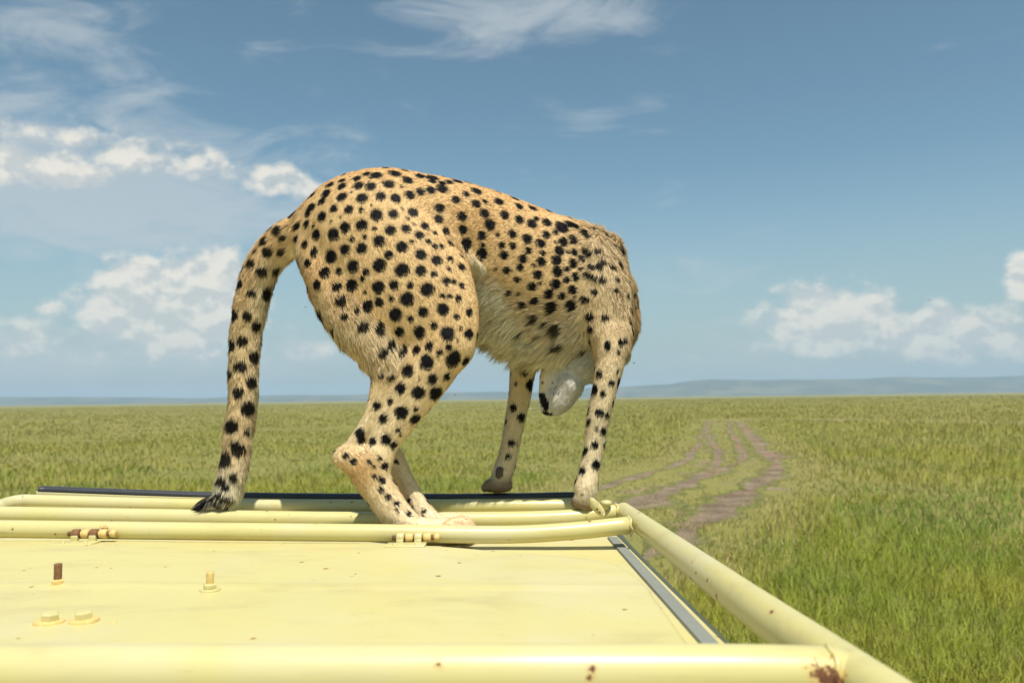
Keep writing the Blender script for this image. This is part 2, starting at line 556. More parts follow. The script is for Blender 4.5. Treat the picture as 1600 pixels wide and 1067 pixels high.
def build_tracks():
    m, g, p, _ = mat_new("bare_track_soil")
    tc = g.n('ShaderNodeTexCoord'); co = tc.outputs['Object']
    a = g.noise(co, 1.3, 6.0, 0.65); f = g.noise(co, 18.0, 6.0, 0.7)
    c = g.mix(g.smooth(a, 0.35, 0.65), (0.125, 0.090, 0.060), (0.28, 0.215, 0.145))
    c = g.mix(g.smooth(f, 0.42, 0.72, 0.0, 0.6), c, (0.36, 0.285, 0.19))
    red = g.smooth(g.noise(co, 0.35, 2.0), 0.52, 0.66, 0.0, 0.55)
    c = g.mix(red, c, (0.30, 0.165, 0.09))
    ed = g.n('ShaderNodeVertexColor'); ed.layer_name = 'Col'
    es = g.n('ShaderNodeSeparateColor'); g.put(es.inputs[0], ed.outputs[0])
    # dry thatch creeps in raggedly from the sides
    creep = g.math('ADD', g.math('MULTIPLY', es.outputs[0], 0.75), g.math('MULTIPLY', g.noise(co, 2.4, 7.0, 0.7), 0.9))
    thatch = g.mix(g.smooth(g.noise(co, 9.0, 6.0, 0.75), 0.35, 0.68), (0.085, 0.105, 0.022), (0.29, 0.26, 0.10))
    c = g.mix(g.smooth(creep, 0.74, 0.90), c, thatch)
    g.put(p.inputs['Base Color'], c)
    p.inputs['Roughness'].default_value = 0.95
    p.inputs['Specular IOR Level'].default_value = 0.1
    b = g.n('ShaderNodeBump'); b.inputs['Strength'].default_value = 0.9; b.inputs['Distance'].default_value = 0.06
    g.put(b.inputs['Height'], f); g.put(p.inputs['Normal'], b.outputs[0])
    m2 = mat_plain("dry_trampled_grass", (0.25, 0.215, 0.09), 0.95, var=0.35, scale=3.0, spec=0.1)
    m3, g, p, _ = mat_new("trampled_track_verge")
    tc = g.n('ShaderNodeTexCoord'); co = tc.outputs['Object']
    a = g.smooth(g.noise(co, 1.1, 7.0, 0.7), 0.40, 0.60); f = g.smooth(g.noise(co, 10.0, 6.0, 0.75), 0.35, 0.68)
    c = g.mix(a, g.mix(f, (0.10, 0.10, 0.028), (0.29, 0.24, 0.10)), g.mix(f, (0.16, 0.12, 0.08), (0.31, 0.25, 0.16)))
    g.put(p.inputs['Base Color'], c); p.inputs['Roughness'].default_value = 0.95; p.inputs['Specular IOR Level'].default_value = 0.1
    for ri, (path, hw) in enumerate(rut_paths):
        n = len(path)
        T = np.gradient(path, axis=0); T /= np.linalg.norm(T, axis=1)[:, None] + 1e-9
        Nn = np.stack([-T[:, 1], T[:, 0]], 1)
        V, Fc, ES = [], [], []
        K = 9
        for i in range(n):
            taper = min(1.0, 0.2 + i / 8.0, 0.2 + (n - 1 - i) / 22.0)
            for k in range(K):
                s = (k / (K - 1) * 2 - 1)
                ES.append(abs(s))
                w = (1.15 if ri == 5 else 1.75) * hw * taper * max(0.10, 0.80 + 1.05 * nz2(path[i][0], path[i][1], 0.55, 5.0 * ri + (2 if s > 0 else 9), 4))
                x, y = path[i] + Nn[i] * s * w
                # a rut is a trough with a low crumbled lip
                z = ground_z(x, y) + (0.004 if ri == 5 else 0.024 + ri * 0.004) + (0.05 * max(0, abs(s) - 0.55) - 0.012 * (1 - abs(s)) + 0.012 * nz2(x, y, 2.5, ri))
                if abs(s) > 0.99: z = ground_z(x, y) - 0.02
                V.append((x, y, z))
        for i in range(n - 1):
            for k in range(K - 1):
                Fc.append((i * K + k, i * K + k + 1, (i + 1) * K + k + 1, (i + 1) * K + k))
        o = mk("dirt_track", V, Fc, m3 if ri == 5 else m2 if ri == 6 else m)
        ca = o.data.color_attributes.new('Col', 'FLOAT_COLOR', 'POINT')
        ca.data.foreach_set('color', np.repeat(np.array(ES, dtype=np.float32), 4))
        if o.data.polygons[0].normal.z < 0: o.data.flip_normals()
        tag(o, kind='structure')


build_tracks()


def build_grass():
    m, g, p, out = mat_new("savanna_grass")
    at_ = g.n('ShaderNodeVertexColor'); at_.layer_name = 'Col'
    g.put(p.inputs['Base Color'], at_.outputs[0])
    p.inputs['Roughness'].default_value = 0.6
    p.inputs['Specular IOR Level'].default_value = 0.25
    tr = g.n('ShaderNodeBsdfTranslucent'); g.put(tr.inputs['Color'], at_.outputs[0])
    mx = g.n('ShaderNodeMixShader'); mx.inputs[0].default_value = 0.35
    g.t.links.new(p.outputs[0], mx.inputs[1]); g.t.links.new(tr.outputs[0], mx.inputs[2])
    g.t.links.new(mx.outputs[0], out.inputs['Surface'])
    NT_ = 106000
    PER = 6
    # tufts: thick on the ground close by, thinning out with distance where single blades no longer show
    u = RNG.random(NT_)
    r = np.exp(np.log(5.2) + u * np.log(750 / 5.2))
    a = (RNG.random(NT_) * 2 - 1) * math.radians(38)
    wide = RNG.random(NT_) < 0.17                       # thinner cover farther out to the sides
    a[wide] = np.sign(a[wide]) * (math.radians(38) + RNG.random(int(wide.sum())) * math.radians(24))
    P = np.stack([r * np.sin(a), r * np.cos(a)], 1)
    rut = rut_amount(P); zone = track_zone(P)
    tuftn = fbm2(P, 0.8, 13.0, 2)
    keep = RNG.random(NT_) > np.clip(rut * (0.92 - 0.75 * tuftn), 0, 0.90)
    P, r, rut, zone = P[keep], r[keep], rut[keep], zone[keep]
    n = len(P)
    pn = fbm2(P, 0.16, 1.0, 3)
    pn2 = fbm2(P, 0.45, 21.0, 2)
    pn3 = fbm2(P, 0.045, 31.0, 3)
    gz = ground_z(P[:, 0], P[:, 1])
    rep = np.repeat(np.arange(n), PER)
    N = len(rep)
    rr = r[rep]
    lod = np.maximum(1.0, rr / 9.0)
    spread = 0.045 * lod ** 0.85
    off = RNG.normal(size=(N, 2)) * spread[:, None]
    root = np.zeros((N, 3)); root[:, :2] = P[rep] + off; root[:, 2] = gz[rep] - 0.01
    right = np.clip((P[rep, 0] - 2.0) / 8.0, 0, 1)
    H = (0.145 + 0.10 * pn[rep] + 0.10 * right) * (0.55 + 0.9 * RNG.random(N)) * (1 - 0.62 * zone[rep])
    H = np.clip(H, 0.03, 0.6)
    tall = RNG.random(N) < 0.10
    H[tall] *= 1.5
    W = 0.0030 * lod ** 0.95 * (0.7 + 0.6 * RNG.random(N))
    ang = RNG.random(N) * 2 * math.pi
    lean = np.stack([np.cos(ang), np.sin(ang), np.zeros(N)], 1)
    wdir = RNG.random(N) * 2 * math.pi
    wv = np.stack([np.cos(wdir), np.sin(wdir), np.zeros(N)], 1)
    bend = H * (0.15 + 0.75 * RNG.random(N)) / (1 + np.clip(rr - 15, 0, 60) / 25)
    up = np.array([0, 0, 1.0])
    mid = root + up * (H * 0.58)[:, None] + lean * (bend * 0.35)[:, None]
    tip = root + up * (H * (0.95 - 0.2 * RNG.random(N)))[:, None] + lean * bend[:, None]
    V = np.empty((N, 5, 3))
    V[:, 0] = root - wv * W[:, None]; V[:, 1] = root + wv * W[:, None]
    V[:, 2] = mid - wv * (W * 0.8)[:, None]; V[:, 3] = mid + wv * (W * 0.8)[:, None]
    V[:, 4] = tip
    k = np.arange(N)[:, None] * 5
    T = np.concatenate([k + np.array([[0, 1, 3]]), k + np.array([[0, 3, 2]]), k + np.array([[2, 3, 4]])], 0)
    # colour: fresh green, yellow-green and straw blades; farther off the brown seed-heads dominate
    green = np.array([0.125, 0.215, 0.022]); lime = np.array([0.290, 0.300, 0.036]); straw = np.array([0.46, 0.38, 0.15]); brown = np.array([0.31, 0.245, 0.11])
    s = RNG.random(N)
    wl = np.clip(0.48 + 0.8 * pn2[rep] + 0.5 * pn[rep] + 0.2 * right + 0.35 * (s - 0.5), 0, 1)
    C = green * (1 - wl[:, None]) + lime * wl[:, None]
    farb = np.clip((rr - 14) / 70, 0, 1) * 0.42
    ps = 0.15 + 0.24 * np.clip(-pn[rep], -0.5, 1) + 0.62 * zone[rep] + farb - 0.05 * right + 0.1 * pn3[rep]
    st = RNG.random(N) < ps
    mixb = RNG.random(N)[:, None]
    C[st] = (straw * mixb + brown * (1 - mixb))[st]
    C *= (0.78 + 0.5 * RNG.random(N))[:, None] * 1.20
    # many blades share a pixel far out: let single blades differ less there
    mean = (green * 0.30 + lime * 0.32 + straw * 0.20 + brown * 0.18) * ((1.10 + 0.22 * pn3[rep]) * (1 + 0.10 * np.clip((rr - 40) / 80, 0, 1)))[:, None]
    blend = np.clip((rr - 12) / 60, 0, 0.75)[:, None]
    C = C * (1 - blend) + mean * blend
    C5 = np.repeat(C, 5, axis=0).reshape(N, 5, 3)
    headed = tall | (RNG.random(N) < 0.25)
    C5[headed, 4] = brown * 1.25
    fn = np.cross(wv, tip - root); fn /= np.linalg.norm(fn, axis=1)[:, None] + 1e-9
    fn[fn[:, 2] < 0] *= -1
    nn = fn * 0.4 + up * 0.9
    nn /= np.linalg.norm(nn, axis=1)[:, None]
    me = fast_mesh("grass", V.reshape(-1, 3), T, m, C5.reshape(-1, 3), np.repeat(nn, 5, axis=0))
    o = bpy.data.objects.new("grass", me); COL.objects.link(o)
    tag(o, "tall green and straw-coloured savanna grass covering the plain", "grass", kind='stuff')


build_grass()


# ------------------------------------------------------------------ far escarpment and haze
def build_hills():
    m, g, p, _ = mat_new("distant_bush_slopes")
    tc = g.n('ShaderNodeTexCoord'); co = tc.outputs['Object']
    c = g.mix(g.smooth(g.noise(co, 0.004, 6.0, 0.65), 0.4, 0.62), (0.055, 0.075, 0.035), (0.16, 0.15, 0.07))
    g.put(p.inputs['Base Color'], c); p.inputs['Roughness'].default_value = 1.0; p.inputs['Specular IOR Level'].default_value = 0.0
    # skyline read along the horizon: (photograph x, y of the crest)
    sky_l = [(-900, 632), (-400, 624), (0, 619.5), (150, 620), (300, 622), (420, 618), (560, 616), (640, 613), (735, 612), (830, 613), (930, 606), (1000, 602), (1045, 600), (1068, 595.5), (1095, 593), (1200, 593), (1330, 591.5), (1480, 589), (1600, 586), (1900, 580), (2400, 570)]
    D = 5200.0
    xs = np.linspace(-7400, 7400, 240)
    V, Fc = [], []
    K = 13
    top = []
    for (px, py) in sky_l:
        v = at(px, py, D); top.append((v.x, v.z))
    tx = np.array([t[0] for t in top]); tz = np.array([t[1] for t in top])
    for i, x in enumerate(xs):
        h = float(np.interp(x, tx, tz)) + 2.5 * nz2(x, 0, 0.004, 2.0, 4)
        h = max(h, 8.0)
        for k in range(K):
            t = k / (K - 1)
            if t < 0.62:
                q = t / 0.62
                prof = q * q * (3 - 2 * q)
                y = 4300 + 900 * q
            else:
                q = (t - 0.62) / 0.38
                prof = 1.0 - 0.35 * q
                y = 5200 + 900 * q
            gully = 0.10 * nz2(x, y, 0.0022, 8.0, 4) * (1 - abs(2 * t - 1)) if t < 0.6 else 0
            V.append((x, y, -4 + (h + 4) * max(0, prof + gully)))
    for i in range(len(xs) - 1):
        for k in range(K - 1):
            Fc.append((i * K + k, (i + 1) * K + k, (i + 1) * K + k + 1, i * K + k + 1))
    o = mk("hills", V, Fc, m)
    if o.data.polygons[5].normal.z < 0: o.data.flip_normals()
    tag(o, kind='structure')
    return max(v[2] for v in V)


HILL_TOP = build_hills()


def build_haze():
    m = bpy.data.materials.new("pale_air")
    m.use_nodes = True
    g = NT(m.node_tree)
    out = g.n('ShaderNodeOutputMaterial')
    v = g.n('ShaderNodeVolumePrincipled')
    v.inputs['Color'].default_value = (0.62, 0.83, 1.0, 1)
    v.inputs['Density'].default_value = 2.0e-4
    v.inputs['Anisotropy'].default_value = 0.0
    g.t.links.new(v.outputs[0], out.inputs['Volume'])
    V, Fc = box_geo((0, 0, (HILL_TOP + 12 - 6) / 2), (17000, 17000, HILL_TOP + 12 + 6))
    o = mk("haze", V, Fc, m, smooth=False)
    tag(o, kind='stuff')


build_haze()

# ------------------------------------------------------------------ the safari vehicle
VB = Vector((-0.545, 0.30, 0.0))       # its base on the ground
car = bpy.data.objects.new("safari_vehicle", None)
COL.objects.link(car); car.location = VB
tag(car, "pale yellow safari vehicle with tubular roof rails under the cheetah", "vehicle")


def vpart(name, geo, mat, parent=None, smooth=True, label=None):
    o = mk(name, geo[0], geo[1], mat, parent or car, VB, smooth)
    if label: o['label'] = label
    return o


def loc(v):
    return (v[0] - VB.x, v[1] - VB.y, v[2] - VB.z)


def zr(x, y=1.5):
    """top of the roof sheet; the vehicle leans a little to its right"""
    return CAM.z - 0.3225 - 0.018 * x


corner = at(1290, 1056, 0.80)
PAINT_TUBE = mat_paint("yellow_enamel_on_tubes", [loc(at(1288, 1058, 0.786)) + (0.024,), loc(at(1000, 822, 1.72)) + (0.010,), loc(at(160, 826, 1.72)) + (0.012,)])
PAINT_ROOF = mat_paint("yellow_enamel_on_roof", [loc((at(1000, 925, 1.36).x, 1.36, zr(0.2))) + (0.012,)], speck=0.35, rough=0.42)
PAINT_BODY = mat_paint("yellow_enamel_on_body", speck=0.2)
RUSTY = mat_plain("rusted_steel", (0.20, 0.10, 0.04), 0.85, 0.1, 0.55, 160, 0.6)
RUSTY_Y = mat_plain("rust_stained_enamel", (0.66, 0.47, 0.17), 0.55, 0.0, 0.3, 120, 0.3)
RUBBER = mat_plain("black_rubber", (0.035, 0.037, 0.042), 0.5, 0.0, 0.3, 30, 0.2)
GREY = mat_plain("grey_sealing_rubber", (0.20, 0.215, 0.19), 0.7, 0.0, 0.12, 15, 0.15)
GLASS = mat_plain("dark_window_glass", (0.03, 0.04, 0.045), 0.06)
STEEL = mat_plain("grey_wheel_steel", (0.35, 0.34, 0.32), 0.5, 0.6)
CANVAS = mat_plain("brown_seat_vinyl", (0.10, 0.07, 0.045), 0.7)
LAMP = mat_plain("lamp_glass", (0.75, 0.76, 0.74), 0.12)

XL, XR = -1.408, 0.318
YF, YB = 2.215, -1.75


def bow(x, y):
    """the roof narrows towards the windscreen"""
    q = max(0.0, min(1.0, (y - 0.95) / 0.9))
    return -0.034 * q * (x - VB.x) / 0.85


def roof_sheet():
    """roof skin with rounded shoulders and a hatch opening round the photographer"""
    xs = [XL, XL + .003, XL + .009, XL + .018, XL + .03, XL + .042] + list(np.linspace(XL + .09, XR - .09, 26)) + [XR - .042, XR - .03, XR - .018, XR - .009, XR - .003, XR]
    def zx(x):
        e = min(x - XL, XR - x)
        q = max(0.0, 1 - e / 0.042)
        return zr(x) - 0.055 * (1 - math.sqrt(max(0, 1 - q * q))) - (0.0 if q < 0.999 else 0.02)
    ys = list(np.linspace(YB, YF - 0.05, 46)) + [YF - 0.03, YF - 0.012, YF - 0.003, YF]
    V, Fc = [], []
    nx = len(xs)
    for y in ys:
        e = YF - y; q = max(0.0, 1 - e / 0.05)
        dz = 0.05 * (1 - math.sqrt(max(0, 1 - q * q)))
        for x in xs:
            V.append((x + bow(x, y), y, zx(x) - dz + 0.0012 * nz2(x, y, 3.0, 4.0)))
    for j in range(len(ys) - 1):
        for i in range(nx - 1):
            cx, cy = (xs[i] + xs[i + 1]) / 2, (ys[j] + ys[j + 1]) / 2
            if -1.15 < cx < 0.12 and -1.0 < cy < 0.50:
                continue
            Fc.append((j * nx + i, j * nx + i + 1, (j + 1) * nx + i + 1, (j + 1) * nx + i))
    return V, Fc


roof = vpart("roof", roof_sheet(), PAINT_ROOF)
sol = roof.modifiers.new("thickness", 'SOLIDIFY'); sol.thickness = 0.004; sol.offset = -1


def lid_sheet():
    """hatch lid: a shallow pressed panel with a rounded corner, a pressed crease and a folded edge"""
    y0, y1 = 0.56, 1.725
    x0, x1 = -1.27, 0.222
    ky = [0.5, 1.38, 1.46, 1.53, 1.575, 1.605, 1.63, 1.66, 1.69, 1.725]
    kx = [.224, .221, .213, .195, .160, .100, .020, -.07, -.16, -.30]
    def xmax(y):
        return float(np.interp(y, ky, kx))
    ys = list(np.linspace(y0, 1.36, 54)) + list(np.linspace(1.375, y1, 44))
    us = list(np.linspace(0, 0.985, 46)) + [0.992, 0.997, 1.0]
    V, Fc = [], []
    n = len(us)
    for y in ys:
        xm = xmax(y)
        for u in us:
            x = x0 + (xm - x0) * u
            z = zr(x) + 0.0135
            z += 0.0045 * math.exp(-((y - 1.335 - 0.012 * x) / 0.012) ** 2)          # pressed crease
            z += 0.006 * math.exp(-((x + 0.86) / 0.16) ** 2 - ((y - 1.60) / 0.10) ** 2)  # bulges at the hinges
            z += 0.006 * math.exp(-((x + 0.20) / 0.12) ** 2 - ((y - 1.62) / 0.08) ** 2)
            z += 0.0022 * nz2(x, y, 2.2, 6.0, 2)
            edge = (1 - u) * (xm - x0) * (1.0 if y < 1.55 else 0.45)
            if edge < 0.012: z -= 0.007 * (1 - edge / 0.012) ** 2
            V.append((x, y, z))
    m = len(ys)
    for j in range(m - 1):
        for i in range(n - 1):
            Fc.append((j * n + i, j * n + i + 1, (j + 1) * n + i + 1, (j + 1) * n + i))
    # folded-down skirt along the right and far edges
    rim = [j * n + n - 1 for j in range(m)] + [(m - 1) * n + i for i in range(n - 2, -1, -1)]
    b0 = len(V)
    for k in rim:
        v = V[k]; V.append((v[0], v[1], zr(v[0]) - 0.001))
    for k in range(len(rim) - 1):
        Fc.append((rim[k], b0 + k, b0 + k + 1, rim[k + 1]))
    return V, Fc


lid = vpart("hatch_lid", lid_sheet(), PAINT_ROOF)


def roof_strip(x0, x1, y0, y1, h):
    V, Fc = [], []
    ys = np.linspace(y0, y1, 40)
    prof = [(x0, -0.002), (x0 + .002, h), (x1 - .002, h), (x1, -0.002)]
    for y in ys:
        for (x, z) in prof:
            V.append((x + bow(x, y), y, zr(x) + z))
    for j in range(len(ys) - 1):
        for i in range(3):
            Fc.append((j * 4 + i, j * 4 + i + 1, (j + 1) * 4 + i + 1, (j + 1) * 4 + i))
    return V, Fc


vpart("gutter_seal", roof_strip(0.246, 0.272, -1.6, 1.875, 0.005), GREY, smooth=False)
vpart("gutter_seal", roof_strip(-1.362, -1.336, -1.6, 1.875, 0.005), GREY, smooth=False)

# --- tubular rails (photograph position of the axis, depth)
RAIL1 = [at(-420, 823, 1.735), at(0, 826, 1.735), at(300, 829.5, 1.735), at(600, 832.5, 1.735), at(780, 835, 1.735), at(885, 830, 1.737), at(985, 820, 1.745)]
RAIL2 = [at(-330, 802, 1.94), at(-40, 803, 1.94), at(30, 803.5, 1.94), at(250, 807, 1.94), at(500, 811, 1.94), at(740, 811.5, 1.94), at(880, 808.5, 1.94), at(968, 799, 1.95)]
RAIL3 = [at(-6, 793, 2.06), at(8, 788, 2.10), at(32, 782.5, 2.135), at(70, 783, 2.14), at(300, 789, 2.14), at(560, 791, 2.14), at(860, 790, 2.14), at(897, 792, 2.14), at(912, 806, 2.14)]
SIDE = [at(968, 795, 1.985), at(974, 798, 1.955), at(992, 811.5, 1.84), at(1100, 891, 1.295), at(1200, 964, 1.02), at(1330, 1054, 0.815), at(1450, 1140, 0.69)]
NEAR_Y = 0.81
NEAR = [at(-900, 1050, NEAR_Y), at(-300, 1049.5, NEAR_Y), at(400, 1049, NEAR_Y), at(1000, 1048.5, NEAR_Y), at(1200, 1050, NEAR_Y), at(1290, 1053, 0.81), at(1335, 1057, 0.81)]
rail1 = vpart("cross_rail", tube_geo(RAIL1, 0.0188, 24, 0.02), PAINT_TUBE)
rail2 = vpart("cross_rail", tube_geo(RAIL2, 0.0186, 24, 0.02), PAINT_TUBE)
rail3 = vpart("cross_rail", tube_geo(RAIL3, 0.0170, 24, 0.012), PAINT_TUBE)
near = vpart("cross_rail", tube_geo(NEAR, 0.0262, 36, 0.02), PAINT_TUBE, label="thick yellow front rail with a large rust patch near its right end")
side_pts = SIDE + [Vector((SIDE[-1].x + 0.004, 0.45, SIDE[-1].z)), Vector((SIDE[-1].x + 0.004, 0.2, SIDE[-1].z - 0.004))]
sp = catmull([tuple(p) for p in side_pts], 0.02)
sr = np.interp(sp[:, 1], [0.2, 1.0, 1.75, 1.955, 1.985], [0.0262, 0.0262, 0.0225, 0.0205, 0.012])
vpart("side_rail", tube_geo([tuple(p) for p in sp], list(sr), 36, smooth_path=False), PAINT_TUBE)
mirror = [Vector((2 * VB.x - p.x, p.y, p.z + 2 * 0.018 * (p.x - VB.x))) for p in side_pts]
sp2 = catmull([tuple(p) for p in mirror], 0.03)
vpart("side_rail", tube_geo([tuple(p) for p in sp2], 0.024, 24, smooth_path=False), PAINT_TUBE)


def weld(p, axis, r, rr=0.004):
    ax = Vector(axis).normalized()
    a = ax.orthogonal().normalized(); b = ax.cross(a)
    pts = [p + (a * math.cos(t) + b * math.sin(t)) * r + ax * 0.0016 * math.sin(5 * t) for t in np.linspace(0, 2 * math.pi, 40)]
    return tube_geo(pts, rr, 8, smooth_path=False)


vpart("weld_bead", weld(at(984, 820.5, 1.745), (1, 0.05, 0.1), 0.0186, 0.0028), PAINT_TUBE, rail1)
vpart("weld_bead", weld(at(964, 799.5, 1.948), (1, 0.05, 0.1), 0.0184, 0.0028), PAINT_TUBE, rail2)
vpart("weld_bead", weld(at(1298, 1053, 0.81), (1, -0.1, 0.0), 0.0262, 0.0032), PAINT_TUBE, near)
# short saddles that carry the rails on the roof
for (rail, pts, r) in ((rail1, [(-250, 825, 1.735)], .010), (rail2, [(120, 805, 1.94), (560, 811, 1.94), (850, 809, 1.94)], .010), (rail3, [(110, 784, 2.14), (470, 790, 2.14), (840, 790, 2.14)], .010), (near, [(-200, 1050, .81), (600, 1050, .81), (1240, 1052, .81)], .012)):
    for q in pts:
        c = at(*q)
        vpart("saddle", lathe_geo([(r, zr(c.x) - c.z - 0.002), (r, 0)], 12, (c.x, c.y + 0.004, c.z)), PAINT_TUBE, rail)


# --- windscreen header with its black rubber
def header():
    a = [at(60, 775, 2.20), at(300, 783, 2.20), at(600, 786, 2.20), at(897, 784, 2.20)]
    P = catmull([tuple(p) for p in a], 0.05)
    V, Fc = [], []
    for p in P:
        for (dy, dz) in ((-.012, -.10), (-.012, .0115), (-.006, .0155), (.012, .0155), (.012, -.10)):
            V.append((p[0], p[1] + dy, p[2] + dz))
    for i in range(len(P) - 1):
        for k in range(4):
            Fc.append((i * 5 + k, i * 5 + k + 1, (i + 1) * 5 + k + 1, (i + 1) * 5 + k))
    Fc.append((0, 1, 2, 3, 4)); Fc.append(tuple(reversed([(len(P) - 1) * 5 + k for k in range(5)])))
    return V, Fc


vpart("windscreen_header", header(), PAINT_TUBE, smooth=False)


def rubber_strip():
    a = [at(64, 764.5, 2.205), at(180, 769, 2.205), at(300, 773, 2.205), at(450, 775.5, 2.205), at(620, 776.5, 2.205), at(780, 776, 2.205), at(898, 774, 2.205)]
    P = catmull([tuple(p) for p in a], 0.02)
    prof = [(-.012, -.0085), (-.016, -.003), (-.015, .005), (-.010, .0088), (.010, .0088), (.015, .005), (.016, -.003), (.012, -.0085)]
    V, Fc = [], []
    for p in P:
        w = 0.0006 * nz2(p[0], 0, 14.0, 2.0)
        for (dy, dz) in prof:
            V.append((p[0], p[1] + dy, p[2] + dz + w))
    n = len(prof)
    for i in range(len(P) - 1):
        for k in range(n):
            k2 = (k + 1) % n
            Fc.append((i * n + k, i * n + k2, (i + 1) * n + k2, (i + 1) * n + k))
    Fc.append(tuple(range(n))); Fc.append(tuple(reversed([(len(P) - 1) * n + k for k in range(n)])))
    return V, Fc


rub = vpart("rubber_seal", rubber_strip(), RUBBER)
# a joint in the rubber
jp = at(468, 775.8, 2.205)
vpart("joint_collar", box_geo((jp.x, jp.y, jp.z), (0.004, 0.0335, 0.0185), 0.001, 1), RUBBER, rub)


# --- hinges on the first cross rail
def hinge(px, py, Y, label, mats):
    c = at(px, py, Y)
    zl = zr(c.x) + 0.0185
    h = vpart("hinge", box_geo((c.x - 0.012, c.y - 0.050, zl), (0.082, 0.044, 0.005), 0.0018, 2), mats[0], label=label)
    cy = c.y - 0.020
    Ry = Matrix.Rotation(math.pi / 2, 3, 'Y')
    for k in range(4):
        x = c.x - 0.036 + k * 0.0190
        rr = 0.0100 if k % 2 == 0 else 0.0092
        vpart("knuckle", lathe_geo([(rr - .0014, 0), (rr, .0016), (rr, .0142), (rr - .0014, .0158)], 16, (x, cy, c.z), M=Ry), mats[1 + k % 2], h)
        vpart("knuckle_strap", box_geo((x + 0.0079, cy - 0.006 if k % 2 == 0 else cy + 0.006, c.z - 0.009 if k % 2 == 0 else c.z - 0.004), (0.0145, 0.010, 0.014), 0.0015, 2), mats[0], h)
    vpart("hinge_pin", lathe_geo([(0.0052, 0), (0.0052, .098)], 10, (c.x - 0.045, cy, c.z), M=Ry), mats[3], h)
    vpart("pin_nut", lathe_geo([(0.0065, 0), (0.0085, .002), (0.0085, .010), (0.0065, .012)], 6, (c.x + 0.043, cy, c.z), M=Ry), mats[2], h)
    for dx in (-0.034, 0.012):
        vpart("rivet", lathe_geo([(.0050, -.001), (.0046, .0015), (.002, .0032)], 12, (c.x + dx, c.y - 0.060, zl + 0.0025)), mats[0], h)


hinge(148, 831, 1.728, "rust-brown hinge between lid and rail", (PAINT_TUBE, RUSTY, RUSTY_Y, RUSTY))
hinge(648, 837, 1.728, "yellow hinge with rusty joints between lid and rail", (PAINT_TUBE, PAINT_TUBE, RUSTY_Y, RUSTY))


# --- studs and bolts on the lid
def on_lid(px, py):
    d = ray(px, py)
    p = CAM.copy()
    for _ in range(6):
        t = (zr(p.x) + 0.0135 - CAM.z) / d.z
        p = CAM + d * t
    return p


def stud(px, py, mats, h):
    p = on_lid(px, py)
    s = vpart("stud", lathe_geo([(.0058, 0), (.0058, h), (.0048, h + .001)] if False else [(.0058 + (0.0006 if i % 2 else 0), h * i / 16) for i in range(17)], 10, tuple(p)), mats[0], lid)
    # hexagonal nut and a wide washer under it
    V1, F1 = lathe_geo([(.010, .003), (.0105, .004), (.0105, .009), (.0085, .011)], 6, tuple(p))
    V2, F2 = lathe_geo([(.0155, -.003), (.0165, .001), (.0155, .003)], 20, tuple(p))
    vpart("nut", join_geo((V1, F1), (V2, F2)), mats[1], lid, smooth=False)


stud(90, 915, (RUSTY, RUSTY_Y), 0.036)
stud(328, 922, (RUSTY_Y, PAINT_ROOF), 0.029)


def bolt(px, py, tilt):
    p = on_lid(px, py)
    M = Matrix.Rotation(tilt, 3, 'Y')
    V2, F2 = lathe_geo([(.0185, -.003), (.0200, .0005), (.0190, .0035), (.012, .0045)], 24, tuple(p), M=M)
    V1, F1 = lathe_geo([(.0118, .004), (.0122, .005), (.0122, .012), (.0100, .0145)], 6, tuple(p), M=M)
    b = vpart("bolt_head", (V1, F1), PAINT_ROOF, lid, smooth=False)
    vpart("washer", (V2, F2), RUSTY_Y, lid, smooth=False)


bolt(77, 973, 0.06); bolt(131, 971, -0.05)
p = on_lid(178, 972)
vpart("rivet", lathe_geo([(.004, -.001), (.0036, .0015), (.002, .003)], 12, tuple(p)), RUSTY_Y, lid)

# --- bent latch tab and knob beside the front paw
tp = [at(921, 778, 1.90), at(927, 786, 1.90), at(936, 796, 1.90), at(944, 805, 1.90)]
P = catmull([tuple(q) for q in tp], 0.004)
V, Fc = [], []
nP = len(P)
T = (P[-1] - P[0]); T /= np.linalg.norm(T)
side_v = np.cross(T, np.array((0, 1.0, 0))); side_v /= np.linalg.norm(side_v)
for i, q in enumerate(P):
    t = i / (nP - 1)
    w = 0.0115 * math.sqrt(max(0.02, 1 - (2 * t - 1) ** 2)) ** 0.8
    for (s, dy) in ((-1, 0), (-.6, -.004), (0, -.0055), (.6, -.004), (1, 0), (.6, .004), (0, .0055), (-.6, .004)):
        V.append(tuple(q + side_v * w * s + np.array((0.25 * dy, dy, 0))))
for i in range(nP - 1):
    for k in range(8):
        Fc.append((i * 8 + k, i * 8 + (k + 1) % 8, (i + 1) * 8 + (k + 1) % 8, (i + 1) * 8 + k))
Fc.append(tuple(range(8))); Fc.append(tuple(reversed([(nP - 1) * 8 + k for k in range(8)])))
tab = vpart("latch_tab", (V, Fc), PAINT_TUBE, rail2)
for (px, py) in ((933, 795), (937, 800)):
    c = at(px, py, 1.8925)
    vpart("screw", lathe_geo([(.003, -.001), (.003, .001), (.002, .002)], 8, tuple(c), M=Matrix.Rotation(math.pi / 2, 3, 'X')), RUSTY, rail2)
kp = at(947, 788, 1.93)
vpart("knob", lathe_geo([(.006, -.012), (.008, -.004), (.0125, -.001), (.0145, .003), (.0125, .008), (.006, .0105)], 18, tuple(kp)), PAINT_TUBE, rail2)


# --- the rest of the vehicle below the roof
def prism_x(prof, x0, x1):
    """closed (y, z) outline swept across the vehicle"""
    n = len(prof)
    V = [(x0, y, z) for (y, z) in prof] + [(x1, y, z) for (y, z) in prof]
    Fc = [(i, (i + 1) % n, n + (i + 1) % n, n + i) for i in range(n)]
    Fc += [tuple(reversed(range(n))), tuple(range(n, 2 * n))]
    return V, Fc


